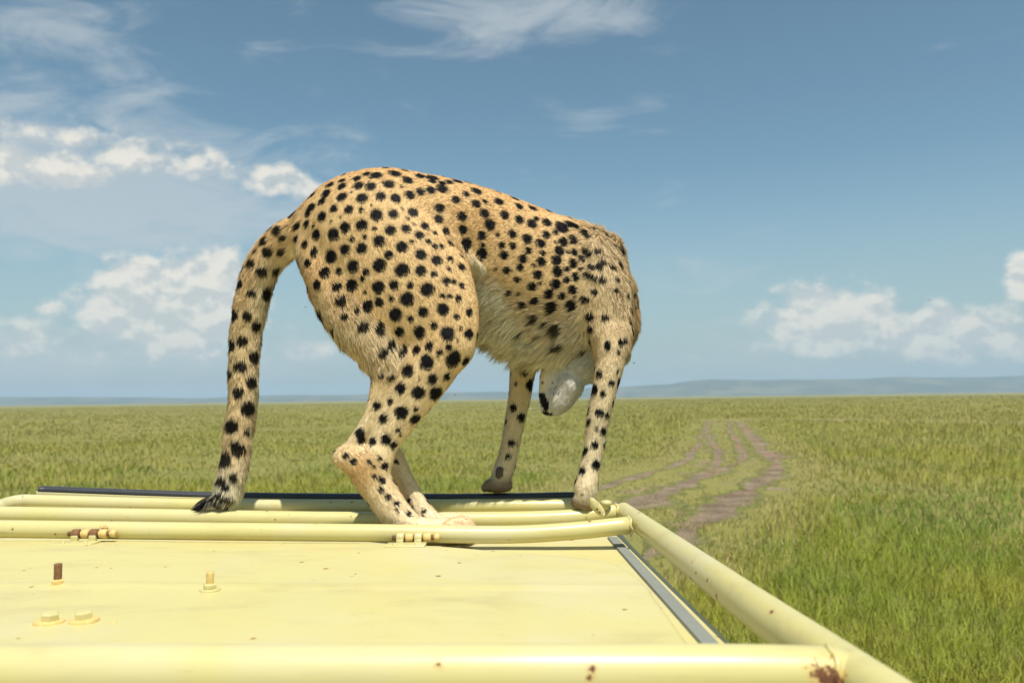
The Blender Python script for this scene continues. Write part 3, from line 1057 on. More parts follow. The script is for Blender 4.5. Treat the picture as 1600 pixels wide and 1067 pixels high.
XC = VB.x
body_prof = [(-1.85, .62), (-1.85, 1.18), (2.35, 1.18), (2.42, 1.16), (3.62, 1.06), (3.74, .98), (3.78, .60), (3.35, .56), (3.30, .78), (3.05, .92), (2.75, .92), (2.50, .78), (2.45, .50), (-.55, .50), (-.60, .78), (-.82, .92), (-1.12, .92), (-1.36, .78), (-1.42, .56)]
body = vpart("body", prism_x(body_prof, XL + .01, XR - .01), PAINT_BODY, smooth=False)
bv = body.modifiers.new("bevel", 'BEVEL'); bv.width = 0.025; bv.segments = 2; bv.limit_method = 'ANGLE'
for sx in (-1, 1):
    xo = XC + sx * 0.79
    # sides above the waist: pillars and rails round open game-viewing windows
    def zt(y): return zr(xo) - 0.085
    for (y0, y1) in ((-1.80, -1.70), (-.62, -.53), (.52, .61), (1.52, 1.60)):
        vpart("pillar", box_geo((xo, (y0 + y1) / 2, (1.18 + zt(0)) / 2), (.05, y1 - y0, zt(0) - 1.18), .01), PAINT_BODY)
    vpart("pillar", tube_geo([(xo, 2.33, 1.18), (xo, 2.20, zt(0))], .03, 10, smooth_path=False), PAINT_BODY)
    vpart("window_rail", box_geo((xo, .2, zt(0) - .02), (.05, 4.0, .05), .01), PAINT_BODY)
    for (y0, y1) in ((.63, 1.50), (1.62, 2.22)):
        vpart("window", box_geo((xo, (y0 + y1) / 2, 1.55), (.008, y1 - y0, .66), .002, 1), GLASS)
wsV = [(XL + .06, 2.335, 1.19), (XR - .06, 2.335, 1.19), (XR - .08, 2.215, 1.90), (XL + .08, 2.215, 1.90)]
wsV += [(x, y + .008, z) for (x, y, z) in wsV]
vpart("windscreen", (wsV, [(3, 2, 1, 0), (4, 5, 6, 7), (0, 1, 5, 4), (1, 2, 6, 5), (2, 3, 7, 6), (3, 0, 4, 7)]), GLASS, smooth=False)
for (wy) in (2.90, -.97):
    for sx in (-1, 1):
        wx = XC + sx * 0.76
        Ry = Matrix.Rotation(math.pi / 2, 3, 'Y')
        w = vpart("wheel", lathe_geo([(.24, -.12), (.34, -.12), (.375, -.10), (.39, -.06), (.39, .06), (.375, .10), (.34, .12), (.24, .12)], 36, (wx, wy, .39), M=Ry), RUBBER)
        vpart("rim", lathe_geo([(.05, -.10), (.16, -.085), (.235, -.10), (.238, .10), (.16, .085), (.05, .10)], 28, (wx, wy, .39), M=Ry), STEEL, w)
for sx in (-1, 1):
    vpart("headlight", lathe_geo([(.085, -.02), (.09, .0), (.07, .02), (.03, .03)], 20, (XC + sx * .58, 3.765, .80), M=Matrix.Rotation(-math.pi / 2, 3, 'X')), LAMP)
vpart("bumper", box_geo((XC, 3.86, .56), (1.66, .10, .16), .02), STEEL)
vpart("bumper_bracket", box_geo((XC, 3.78, .58), (.9, .10, .06), .01), STEEL)
vpart("rear_panel", box_geo((XC, -1.80, 1.52), (1.60, .05, .70), .01), PAINT_BODY)
vpart("floor_pan", box_geo((XC, .2, .95), (1.55, 3.6, .05), .01), RUBBER)
for (sx, sy) in ((-.42, 1.2), (.42, 1.2)):
    s = vpart("seat", box_geo((XC + sx, sy, 1.22), (.50, .50, .16), .04, 3), CANVAS)
    vpart("seat_back", box_geo((XC + sx, sy - .27, 1.55), (.48, .12, .60), .04, 3), CANVAS, s)

# ------------------------------------------------------------------ the cheetah
# Muscles and limbs as chains: (photograph x, y, depth in metres, radius in px at that depth, depth ratio)
LIMBS = {}


def limb(name, pts, k, comb=1, step=0.024):
    rows = []
    for (px, py, Y, rp, ra) in pts:
        v = at(px, py, Y)
        rows.append((v.x, v.y, v.z, rp * Y / F_PX, ra))
    LIMBS[name] = (catmull(rows, step), k, comb)


limb('torso', [(545, 362, 1.925, 78, .80), (590, 356, 1.925, 89, .80), (660, 365, 1.94, 94, .68), (735, 391, 1.975, 101, .54), (800, 420, 2.02, 106, .58), (850, 445, 2.055, 110, .63), (882, 458, 2.085, 103, .66)], .0, -1)
limb('rump', [(505, 378, 1.93, 48, .95), (550, 345, 1.925, 66, .9), (600, 340, 1.925, 72, .9)], .03, -1)
limb('withers', [(880, 385, 2.07, 44, .8), (925, 392, 2.09, 36, .8), (948, 395, 2.10, 28, .8)], .022, -1)
limb('shoulder_near', [(930, 405, 2.04, 36, .7), (938, 450, 2.005, 44, .62), (950, 500, 1.985, 37, .62), (956, 540, 1.972, 29, .75)], .028)
limb('chest', [(800, 470, 2.03, 65, .62), (855, 498, 2.06, 70, .66), (910, 502, 2.09, 64, .75)], .03, -1)
limb('breast', [(958, 420, 2.11, 20, 1.2), (958, 480, 2.12, 24, 1.2), (952, 535, 2.12, 24, 1.2)], .03)
limb('belly', [(690, 415, 1.97, 60, .52), (745, 438, 1.99, 60, .52), (800, 466, 2.025, 66, .58)], .03, -1)
limb('foreleg_near', [(957, 525, 1.972, 28, .85), (954, 562, 1.965, 23, .95), (943, 615, 1.957, 18.5, 1.0), (933, 665, 1.955, 16.5, 1.0), (928, 700, 1.952, 15, 1.0), (920, 738, 1.945, 15.5, 1.05), (916, 760, 1.942, 18, 1.05), (914, 776, 1.944, 16, 1.2), (914, 784, 1.952, 13, 1.6)], .012)
limb('foreleg_far', [(868, 480, 2.17, 46, .6), (835, 540, 2.19, 27, .9), (818, 575, 2.195, 20, 1.0), (811, 625, 2.197, 16.5, 1.0), (801, 675, 2.197, 14, 1.0), (793, 715, 2.197, 14, 1.0), (786, 738, 2.197, 15.5, 1.0), (779, 754, 2.20, 14.5, 1.15)], .012)
limb('thigh_near', [(585, 375, 1.865, 92, .50), (622, 425, 1.845, 92, .46), (655, 470, 1.832, 84, .46), (688, 512, 1.825, 58, .55), (700, 540, 1.822, 40, .7)], .014)
limb('hamstring_near', [(492, 400, 1.885, 27, 1.0), (515, 440, 1.865, 36, .85), (545, 485, 1.845, 44, .7), (580, 525, 1.835, 42, .7), (612, 565, 1.828, 36, .75)], .026)
limb('flank_fold', [(690, 360, 1.868, 17, .6), (710, 390, 1.862, 13, .7), (730, 408, 1.876, 9, .8), (752, 416, 1.898, 6, .8)], .022)
limb('stifle_near', [(702, 430, 1.845, 33, .6), (712, 480, 1.833, 32, .65), (712, 530, 1.823, 26, .8)], .026)
limb('shin_near', [(694, 538, 1.822, 42, .7), (664, 580, 1.818, 44, .65), (640, 618, 1.815, 38, .64), (617, 656, 1.812, 31, .64), (600, 690, 1.81, 24, .7), (593, 716, 1.808, 20, .75)], .018)
limb('achilles_near', [(606, 590, 1.818, 26, .7), (592, 632, 1.815, 17, .8), (571, 668, 1.812, 12, .9), (548, 699, 1.81, 11, 1.0), (535, 714, 1.81, 11.5, 1.0)], .010)
limb('hock_near', [(536, 715, 1.81, 12, 1.1), (560, 718, 1.808, 18, .85), (585, 720, 1.806, 22, .8)], .022)
limb('foot_near', [(556, 727, 1.808, 18, .9), (584, 752, 1.806, 27, .72), (600, 778, 1.803, 25, .72), (622, 806, 1.80, 23, .8), (652, 826, 1.797, 18, 1.2), (690, 826, 1.796, 16, 1.5), (706, 827, 1.796, 15, 1.6)], .020)
limb('thigh_far', [(585, 378, 1.985, 82, .50), (630, 440, 2.0, 80, .44), (672, 500, 1.99, 52, .6), (690, 535, 1.975, 38, .8)], .022)
limb('hamstring_far', [(510, 425, 1.965, 34, .8), (555, 490, 1.985, 40, .6), (605, 555, 1.975, 32, .7)], .026)
limb('shin_far', [(688, 538, 1.972, 38, .7), (640, 610, 1.95, 34, .7), (612, 670, 1.93, 25, .75), (598, 700, 1.92, 20, .85)], .016)
limb('foot_far', [(580, 705, 1.918, 13, 1.1), (610, 716, 1.91, 21, .85), (626, 742, 1.90, 16, .9), (646, 776, 1.89, 14, .95), (668, 808, 1.878, 15, 1.1), (698, 828, 1.874, 14, 1.5), (712, 830, 1.873, 13, 1.6)], .010)
limb('tail', [(500, 352, 1.93, 36, .95), (462, 368, 1.93, 30, 1.0), (428, 392, 1.935, 27.5, 1.0), (404, 432, 1.94, 26, 1.0), (389, 490, 1.945, 24, 1.0), (382, 550, 1.95, 22, 1.0), (380, 620, 1.95, 21, 1.0), (371, 690, 1.95, 20, 1.0), (364, 738, 1.948, 19, 1.0), (358, 764, 1.945, 18, 1.0), (346, 778, 1.943, 14, 1.0), (328, 784, 1.942, 9, 1.0), (318, 787, 1.942, 5, 1.0)], .018)
limb('neck', [(945, 455, 2.13, 46, .8), (952, 505, 2.165, 44, .8), (938, 545, 2.165, 40, .85), (915, 558, 2.14, 36, .95)], .022)
limb('head', [(917, 552, 2.095, 37, 1.1), (903, 570, 2.085, 33, 1.1), (892, 588, 2.075, 25.5, 1.05), (880, 607, 2.068, 23, 1.0), (870, 622, 2.062, 20, 1.0)], .014)
limb('muzzle', [(886, 603, 2.06, 25, .9), (874, 621, 2.058, 22.5, .85), (868, 630, 2.058, 19, .85)], .010)
limb('nose', [(880, 560, 2.075, 24, .9), (862, 590, 2.066, 19, .85), (853, 615, 2.06, 12, .8), (853, 640, 2.056, 8, .9)], .012)
limb('ear_near', [(934, 532, 2.045, 14, .5), (946, 522, 2.045, 10, .4)], .008)
limb('ear_far', [(932, 528, 2.205, 14, .5), (945, 518, 2.215, 10, .4)], .008)


def toes(name, pts, k=.005):
    for i, p in enumerate(pts):
        limb(name + str(i), p, k, step=0.008)


toes('toe_nh', [[(702, 823, 1.764 + .018 * i, 11, 1.0), (716 + (4, 8, 6, 0)[i], 819 - (0, 2, 2, 0)[i], 1.768 + .019 * i, 12.0, .8), (724 + (4, 8, 6, 0)[i], 826, 1.768 + .019 * i, 12, .8), (726 + (4, 8, 6, 0)[i], 831, 1.768 + .019 * i, 10, .8)] for i in range(4)])
toes('toe_fh', [[(706, 820, 1.846 + .016 * i, 9, 1.0), (720 + (2, 6, 4, 0)[i], 826, 1.848 + .017 * i, 10.5, .8), (727 + (2, 6, 4, 0)[i], 830, 1.848 + .017 * i, 8, .8)] for i in range(4)])
toes('toe_nf', [[(902 + 8 * i, 782, 1.955, 8, 1.0), (901 + 8 * i, 785, 1.985, 8.5, 1.2), (901 + 8 * i, 787, 2.00, 7, 1.2)] for i in range(4)])
toes('toe_ff', [[(766 + 8 * i, 757, 2.205, 8.5, 1.0), (764 + 8 * i, 758, 2.235, 8, 1.2), (763 + 8 * i, 760, 2.25, 6.5, 1.2)] for i in range(4)])
limb('heel_ff', [(757, 762, 2.195, 6, 1.0), (768, 758, 2.19, 9.5, 1.0), (780, 758, 2.188, 10, 1.0), (792, 758, 2.19, 8.5, 1.0)], .010)
limb('heel_nf', [(903, 784, 1.937, 9, 1.0), (915, 785, 1.934, 10, 1.0), (925, 784, 1.937, 9, 1.0)], .008)
limb('carpal_pad', [(913, 766, 1.925, 6.5, 1.0), (912, 772, 1.925, 7, 1.0)], .004, step=0.004)
limb('carpal_pad_far', [(781, 735, 2.173, 6, 1.0), (780, 741, 2.173, 6, 1.0)], .004, step=0.004)


def seg_dist(P, A, B):
    """distance of points P to one tapered, flattened segment; also the raw parameter"""
    d = B[:3] - A[:3]
    L2 = float(d @ d) + 1e-12
    t = np.clip(((P - A[:3]) @ d) / L2, 0, 1)
    C = A[:3] + t[:, None] * d
    o = P - C
    r = A[3] + (B[3] - A[3]) * t
    ra = A[4] + (B[4] - A[4]) * t
    oy = o[:, 1] / ra
    q = np.sqrt(o[:, 0] ** 2 + o[:, 2] ** 2 + oy ** 2)
    # scale back so that the value is close to metres where the section is flat
    tl = np.sqrt((o ** 2).sum(1)) / np.maximum(q, 1e-9)
    return (q - r) * np.clip(tl, 0.4, 1.6)


def limb_dist(P, chain):
    D = None
    for i in range(len(chain) - 1):
        d = seg_dist(P, chain[i], chain[i + 1])
        D = d if D is None else np.minimum(D, d)
    return D


def build_field():
    h = 0.0056
    allp = np.concatenate([c[0] for c in LIMBS.values()])
    lo = (allp[:, :3] - allp[:, 3:4] * np.maximum(1, allp[:, 4:5])).min(0) - 0.03
    hi = (allp[:, :3] + allp[:, 3:4] * np.maximum(1, allp[:, 4:5])).max(0) + 0.03
    n = np.ceil((hi - lo) / h).astype(int) + 1
    ax = [lo[i] + np.arange(n[i]) * h for i in range(3)]
    F = np.full(n, 0.08)
    for name, (chain, k, _c) in LIMBS.items():
        m = 0.035
        rr = chain[:, 3:4] * np.maximum(1, chain[:, 4:5])
        a = np.clip(np.floor(((chain[:, :3] - rr).min(0) - m - lo) / h).astype(int), 0, n - 1)
        b = np.clip(np.ceil(((chain[:, :3] + rr).max(0) + m - lo) / h).astype(int) + 1, 1, n)
        G = np.meshgrid(ax[0][a[0]:b[0]], ax[1][a[1]:b[1]], ax[2][a[2]:b[2]], indexing='ij')
        P = np.stack([q.ravel() for q in G], 1)
        sub = F[a[0]:b[0], a[1]:b[1], a[2]:b[2]]
        D = limb_dist(P, chain).reshape(sub.shape)
        if k > 0:
            hh = np.clip(0.5 + 0.5 * (sub - D) / k, 0, 1)
            new = sub * (1 - hh) + D * hh - k * hh * (1 - hh)
        else:
            new = np.minimum(sub, D)
        F[a[0]:b[0], a[1]:b[1], a[2]:b[2]] = new
    return F, lo, h


def surface_nets(F, lo, h):
    S = F < 0
    c = [S[i:S.shape[0] - 1 + i, j:S.shape[1] - 1 + j, k:S.shape[2] - 1 + k] for i in (0, 1) for j in (0, 1) for k in (0, 1)]
    cnt = sum(x.astype(np.int8) for x in c)
    act = (cnt > 0) & (cnt < 8)
    idx = np.argwhere(act)
    vid = -np.ones(act.shape, dtype=np.int64)
    vid[tuple(idx.T)] = np.arange(len(idx))
    acc = np.zeros((len(idx), 3)); num = np.zeros(len(idx))
    corners = [np.array((i, j, k)) for i in (0, 1) for j in (0, 1) for k in (0, 1)]
    for a in corners:
        for ax in range(3):
            if a[ax] == 1: continue
            b = a.copy(); b[ax] = 1
            fa = F[tuple((idx + a).T)]; fb = F[tuple((idx + b).T)]
            cr = (fa < 0) != (fb < 0)
            t = np.where(cr, fa / np.where(cr, fa - fb, 1), 0)
            pos = a[None, :] + t[:, None] * (b - a)[None, :]
            acc += np.where(cr[:, None], pos, 0); num += cr
    V = lo + (idx + acc / num[:, None]) * h
    Q = []
    for ax in range(3):
        o1, o2 = [(1, 2), (2, 0), (0, 1)][ax]
        sl0 = [slice(None)] * 3; sl1 = [slice(None)] * 3
        sl0[ax] = slice(0, -1); sl1[ax] = slice(1, None)
        e = S[tuple(sl0)] != S[tuple(sl1)]
        ii = np.argwhere(e)
        ok = (ii[:, o1] > 0) & (ii[:, o2] > 0) & (ii[:, o1] < act.shape[o1]) & (ii[:, o2] < act.shape[o2])
        ii = ii[ok]
        inside_first = S[tuple(ii.T)]
        u = np.zeros(3, int); u[o1] = 1
        w = np.zeros(3, int); w[o2] = 1
        q = np.stack([vid[tuple((ii - u - w).T)], vid[tuple((ii - w).T)], vid[tuple(ii.T)], vid[tuple((ii - u).T)]], 1)
        q[~inside_first] = q[~inside_first][:, ::-1]
        Q.append(q)
    return V, np.concatenate(Q)


Fd, lo_, h_ = build_field()
CV, CQ = surface_nets(Fd, lo_, h_)
# light relaxation removes the grid pattern
E = np.concatenate([CQ[:, [0, 1]], CQ[:, [1, 2]], CQ[:, [2, 3]], CQ[:, [3, 0]]])
deg = np.zeros(len(CV)); np.add.at(deg, E[:, 0], 1); np.add.at(deg, E[:, 1], 1)
for it in range(4):
    s_ = np.zeros_like(CV); np.add.at(s_, E[:, 0], CV[E[:, 1]]); np.add.at(s_, E[:, 1], CV[E[:, 0]])
    lam = 0.5 if it % 2 == 0 else -0.51
    CV = CV + lam * (s_ / deg[:, None] - CV)


def vertex_normals(V, Q):
    n = np.cross(V[Q[:, 2]] - V[Q[:, 0]], V[Q[:, 3]] - V[Q[:, 1]])
    N = np.zeros_like(V)
    for k in range(4): np.add.at(N, Q[:, k], n)
    return N / (np.linalg.norm(N, axis=1)[:, None] + 1e-12)


CN = vertex_normals(CV, CQ)

Rm = np.array([[_r.x, _r.y, _r.z], [_u.x, _u.y, _u.z], [_f.x, _f.y, _f.z]])
CAMn = np.array(CAM)


def proj(P):
    """photograph coordinates of world points: used as a chart for laying out the coat"""
    q = (P - CAMn) @ Rm.T
    return 800 + F_PX * q[:, 0] / q[:, 2], 533.5 - F_PX * q[:, 1] / q[:, 2]


# --- combing direction and limb membership at each vertex
names = list(LIMBS)
comb = np.zeros_like(CV); wsum = np.zeros(len(CV))
best = np.full(len(CV), 1e9); bid = np.zeros(len(CV), int)
for li, nm in enumerate(names):
    chain, k, cs = LIMBS[nm]
    rr = chain[:, 3:4] * np.maximum(1, chain[:, 4:5])
    lo2 = (chain[:, :3] - rr).min(0) - 0.06; hi2 = (chain[:, :3] + rr).max(0) + 0.06
    sel = np.where(((CV > lo2) & (CV < hi2)).all(1))[0]
    if not len(sel): continue
    P = CV[sel]
    D = np.full(len(sel), 1e9); T = np.zeros((len(sel), 3))
    for i in range(len(chain) - 1):
        d = seg_dist(P, chain[i], chain[i + 1])
        t = (chain[i + 1][:3] - chain[i][:3]); t = t / (np.linalg.norm(t) + 1e-9)
        m = d < D
        D[m] = d[m]; T[m] = t
    w = np.exp(-np.clip(D, -0.05, 1) / 0.012)
    comb[sel] += (T * cs) * w[:, None]; wsum[sel] += w
    m = D < best[sel]
    best[sel[m]] = D[m]; bid[sel[m]] = li
comb /= np.maximum(wsum, 1e-6)[:, None]
part = np.array(names)[bid]


def is_part(*ps):
    return np.array([any(p.startswith(q) for q in ps) for p in names])[bid]


PX, PY = proj(CV)
foldm = is_part('flank_fold')
trunk = is_part('torso', 'rump', 'withers', 'chest', 'belly', 'breast', 'shoulder')
tailm = is_part('tail')
headm = is_part('head', 'muzzle', 'nose', 'ear')
pads = is_part('carpal_pad')
footm = is_part('toe', 'heel', 'carpal') | (is_part('foot') & (PY > 790)) | (is_part('foreleg_near') & (PY > 755)) | (is_part('foreleg_far') & (PY > 735))
hamm = is_part('hamstring')
down = np.array([0, 0, -1.0])
# trunk hair runs back and down over the ribs
comb[trunk] += down * 0.45
comb[hamm] += down * 0.3
comb -= CN * (comb * CN).sum(1)[:, None]
comb /= np.linalg.norm(comb, axis=1)[:, None] + 1e-6

# --- length of the coat
FL = np.full(len(CV), 0.0080)
under = np.clip((-CN[:, 2] - 0.05) / 0.6, 0, 1) * np.clip((PX - 690) / 50, 0, 1) * np.clip((PY - 440) / 60, 0, 1)
low = np.clip((PY - np.interp(PX, [715, 738, 785, 810, 840, 900, 960], [395, 408, 432, 468, 500, 530, 570])) / 32, 0, 1) * np.clip((PX - 705) / 20, 0, 1)
FL[trunk] += (0.040 * np.maximum(under * np.clip((940 - PX) / 60, 0.3, 1), 0.55 * low))[trunk]
with_zone = np.exp(-((PX - 945) / 40) ** 2 - ((PY - 372) / 28) ** 2)
FL += 0.016 * with_zone * trunk
ruff = np.clip((PX - 890) / 60, 0, 1) * trunk
FL += 0.012 * ruff
FL[hamm] = 0.013 + 0.010 * np.clip((PY[hamm] - 440) / 80, 0, 1)
legs = is_part('foreleg', 'shin', 'achilles', 'hock', 'foot', 'stifle', 'thigh')
FL[legs] = 0.0085
FL[is_part('thigh', 'stifle')] = 0.0070
FL[is_part('foreleg')] = 0.011
FL[is_part('foot', 'hock', 'achilles')] = 0.009
FL[tailm] = 0.017
FL[tailm & (PY > 700)] = 0.022
tiptail = tailm & (PX < 338) & (PY > 760)
FL[tiptail] = 0.034
FL[foldm] = 0.014
FL[foldm & (PX > 722)] = 0.026
FL[headm] = 0.009
FL[is_part('nose')] = 0.003
FL[is_part('neck')] = 0.022
FL[footm] = 0.007
FL[pads] = 0.0
# smooth the transitions
for it in range(10):
    s_ = np.zeros(len(CV)); np.add.at(s_, E[:, 0], FL[E[:, 1]]); np.add.at(s_, E[:, 1], FL[E[:, 0]])
    FL = 0.4 * FL + 0.6 * s_ / deg
    s3 = np.zeros_like(CV); np.add.at(s3, E[:, 0], comb[E[:, 1]]); np.add.at(s3, E[:, 1], comb[E[:, 0]])
    comb = 0.4 * comb + 0.6 * s3 / deg[:, None]
comb -= CN * (comb * CN).sum(1)[:, None]
comb /= np.linalg.norm(comb, axis=1)[:, None] + 1e-6
FL[pads] = 0.0

# --- ground colour of the coat
TAN = np.array((0.760, 0.535, 0.265)); PALE = np.array((0.82, 0.665, 0.41)); CREAM = np.array((0.90, 0.83, 0.63)); RUSTC = np.array((0.67, 0.425, 0.18)); WHITE = np.array((0.66, 0.625, 0.545)); DUST = np.array((0.27, 0.20, 0.125))
BLACK = np.array((0.007, 0.006, 0.006))


def mixc(C, col, w):
    w = np.clip(w, 0, 1)[:, None]
    return C * (1 - w) + col * w


CC = np.tile(TAN, (len(CV), 1))
topz = np.clip((CN[:, 2] - 0.1) / 0.8, 0, 1)
CC = mixc(CC, RUSTC, topz * 0.55 * trunk)
CC = mixc(CC, RUSTC * 0.9, np.exp(-((PX - 738) / 48) ** 2 - ((PY - 352) / 46) ** 2) * 0.95 * trunk)  # rusty flank tone, deepened to paint the shade of the hollow
CC = mixc(CC, PALE, legs * np.clip((PY - 520) / 130, 0, 1))
CC = mixc(CC, PALE, hamm * np.clip((PY - 430) / 90, 0, 1) * 0.9)
CC = mixc(CC, PALE, np.clip((PX - 850) / 90, 0, 1) * trunk * 0.8)
CC = mixc(CC, CREAM, trunk * np.clip(np.maximum(under * 0.9, low), 0, 1))
CC = mixc(CC, CREAM, tailm * np.clip((PX - (400 - (PY - 420) * 0.06)) / 22 + 0.4, 0, 1) * np.clip((PY - 380) / 80, 0, 1))
CC = mixc(CC, PALE, tailm * np.clip((PY - 400) / 120, 0, 1) * 0.7)
CC = mixc(CC, CREAM, np.clip(tailm * (PY - 700) / 60, 0, 1))
CC = mixc(CC, CREAM, np.exp(-((PX - 455) / 14) ** 2 - ((PY - 425) / 35) ** 2))
CC = mixc(CC, RUSTC * 1.06, np.exp(-((PX - 560) / 34) ** 2 - ((PY - 735) / 34) ** 2) * 0.85 * is_part('foot_near', 'hock', 'achilles'))
CC = mixc(CC, CREAM, is_part('foot', 'toe_nh', 'toe_fh') * np.clip((PX - 620) / 50, 0, 1) * 0.3)
CC = mixc(CC, CREAM, is_part('foreleg') * 0.35)
CC = mixc(CC, DUST, is_part('heel', 'toe_nf', 'toe_ff') * 0.85)
CC = mixc(CC, DUST, is_part('foreleg_near') * np.clip((PY - 765) / 20, 0, 1) * 0.6)
CC = mixc(CC, DUST, is_part('foreleg_far') * np.clip((PY - 735) / 20, 0, 1) * 0.8)
CC = mixc(CC, CREAM, foldm * np.clip((PX - 718) / 25, 0, 1) * 0.8)
CC[pads] = (0.12, 0.085, 0.07)
CC = np.where(headm[:, None], WHITE[None], CC)
facew = headm & is_part('head') & (PX - 880 + (PY - 560) * 0.6 > 60)
# face side (away from the viewer and up) is tan, the chin and throat white
back_face = headm * np.clip((CV[:, 1] - 2.085) / 0.02, 0, 1)
CC = mixc(CC, TAN, back_face * 0.9)
CC = mixc(CC, PALE, headm * np.clip((858 - PX) / 14, 0, 1) * np.clip((618 - PY) / 14, 0, 1))


# --- spots: read off the photograph, cast onto the body; (x, y, radius) in zoomed views
def unpack(ox, oy, sc, txt):
    v = [float(q) for q in txt.replace(',', ' ').split()]
    return [(ox + v[i] / sc, oy + v[i + 1] / sc, v[i + 2] / sc) for i in range(0, len(v), 3)]


SPX = []
SPX += unpack(340, 240, 3.335, """830 112 28 930 105 26 995 138 26 895 158 27 800 170 26 735 165 26 650 167 22 568 203 24 650 222 26 753 230 29 852 221 25 928 232 26 1004 214 24 1062 198 22 1128 128 26 1062 118 24
1115 190 24 1175 182 28 1210 148 22 1255 145 24 498 210 20 449 252 22 545 245 20 404 308 24 498 275 18 473 308 20 545 325 24 605 286 23 684 289 24 749 290 14 827 318 32 915 313 26 1020 305 26 324 333 22 328 393 26 416 374 20 464 363 18
502 373 9 592 351 9 662 382 28 748 370 31 815 390 13 898 397 28 980 388 25 1080 375 22 250 443 22 354 430 16 408 442 17 455 463 18 513 419 25 601 418 32 697 443 14 767 434 12 840 452 31 958 485 31 1050 423 23 1010 457 12 270 500 28 340 500 20
500 506 22 590 536 34 661 498 28 749 492 30 890 525 23 1056 524 28 1130 410 14 181 557 22 234 602 27 312 604 22 466 560 20 556 611 27 630 611 18 703 586 32 771 615 20 754 650 16 840 580 36 958 606 37 1058 609 29 1142 556 28 1126 625 18
120 662 22 182 710 24 264 716 32 517 675 25 619 684 26 697 681 31 766 720 12 836 694 34 917 684 27 1002 686 20 1090 705 36 1190 662 22 638 755 27 718 800 18 655 830 18 780 788 28 838 772 24 902 755 16 985 757 38 1170 740 16 1207 742 16 1255 752 20
90 823 28 158 827 25 205 885 24 525 830 24 748 880 28 837 895 28 925 838 36 1003 858 18 1068 824 28 1174 810 32 1243 848 19 1312 823 22 72 980 27 130 957 28 186 1040 24 590 910 20 945 926 26 1050 928 33 1125 893 20 1198 934 38 1310 938 30
1266 905 12 1250 965 10 848 1010 24 894 976 26 963 1018 28 1037 1020 22 1103 998 22 1206 1004 18 1157 1032 18 1235 1050 34 1090 1065 26 1190 400 20 1155 340 24 1160 283 26 1209 463 16 1270 532 14 1272 588 22 1245 240 24 590 160 20 650 140 16 730 128 20 780 105 18 390 270 16 290 385 16 235 430 12 205 495 12 790 145 7 960 170 10 700 200 8 800 265 8 640 330 8 990 335 10 1020 365 8 960 285 9 70 770 14 1095 455 14 1130 480 16 1165 480 14 1210 545 18 1230 665 16 1270 685 18 1205 600 14""")
SPX += unpack(640, 240, 3.335, """350 262 26 398 252 14 395 313 27 422 370 33 380 427 26 462 425 14 384 477 14 381 521 32 297 467 32 281 396 26 278 328 28 355 197 26 300 212 20 468 250 24 500 320 26 575 345 26 643 367 27 665 340 16 720 360 26 800 385 30 842 370 22 878 385 18
718 423 24 766 410 14 540 420 26 618 445 28 688 467 27 806 460 22 868 448 20 763 461 8 850 467 9 485 478 20 541 482 21 497 530 24 621 506 21 698 520 17 787 507 23 833 516 9 870 515 18 934 507 18 980 490 14 930 415 18 595 548 24 691 565 26 772 556 24
860 574 21 910 545 17 651 585 13 580 594 22 512 610 22 454 603 10 674 631 25 775 617 24 826 603 13 872 641 19 932 628 16 955 580 15 902 600 9 990 577 16 1005 550 14 824 659 16 766 682 23 686 677 12 566 658 19 644 693 26 735 732 22 803 742 17
857 708 20 918 750 17 868 744 8 963 640 14 1005 645 16 668 770 22 853 790 23 607 797 22 754 802 26 670 858 24 728 885 18 780 905 24 935 835 16 800 985 24 700 930 16 600 920 18 960 705 15 1070 695 12 1020 835 16 915 1020 20 580 730 14 1140 640 14
1110 495 16 1055 575 14 530 725 16 1165 705 12 1155 905 14 1100 965 10 1115 975 10 1090 1025 10 940 900 16 575 275 22 645 285 22 715 292 18 495 210 24 1030 985 14 1035 1005 12 385 172 26 250 115 22 515 195 20 700 250 16 840 330 16 900 350 14 130 95 20 190 108 18 330 135 16 440 160 16 600 210 16 780 290 16 980 400 12 1040 430 12 1090 560 12 1120 590 12 1080 640 10 1130 720 10 1150 800 10 1145 860 10""")
SPX += unpack(280, 540, 3.2, """1115 18 26 1187 18 22 1250 5 18 1302 32 16 1350 5 16 1240 82 36 1370 68 40 1435 75 24 1145 122 32 1060 142 24 1268 163 25 1342 153 20 1200 163 9 1107 210 28 1200 231 34 1287 236 34 1365 185 22 1057 275 16 990 298 22 1114 331 34 1022 361 24 1185 364 26
1098 418 13 1110 440 8 1187 312 12 904 434 26 912 470 20 967 474 22 1035 465 28 1075 493 20 838 458 12 786 520 10 828 547 16 867 575 18 998 560 14 945 577 12 968 600 10 1025 597 20 975 650 14 1010 668 20 1080 575 12 1070 675 12 1005 715 16 1040 750 16
1085 785 17 1087 822 10 1145 838 16 1145 768 14 1222 823 12 1213 855 12 1162 806 10 1010 130 18 955 130 16 1010 15 24 375 42 28 305 90 30 255 120 20 360 165 28 293 220 28 245 245 20 345 295 36 265 385 34 340 415 16 295 500 30 229 545 34 210 455 12 272 635 22
190 640 20 215 655 22 240 680 20 185 700 16 205 722 17 232 742 18 262 755 16 180 745 16 205 775 18 235 795 18 262 795 16 280 470 16 320 505 16""")
SPX += unpack(700, 520, 3.139, """375 185 24 405 252 27 333 245 10 300 290 10 320 360 20 362 408 24 285 430 12 312 533 20 298 600 16 245 570 10 340 540 8 310 185 10 283 355 12 740 195 16 805 240 14 780 62 12 700 270 20 835 180 8 690 428 14 745 385 18 782 400 12 810 338 12 765 478 16 720 540 16
672 572 16 732 640 20 660 668 16 765 290 14 670 85 20 570 45 18 850 45 14 870 30 10 735 465 8""")
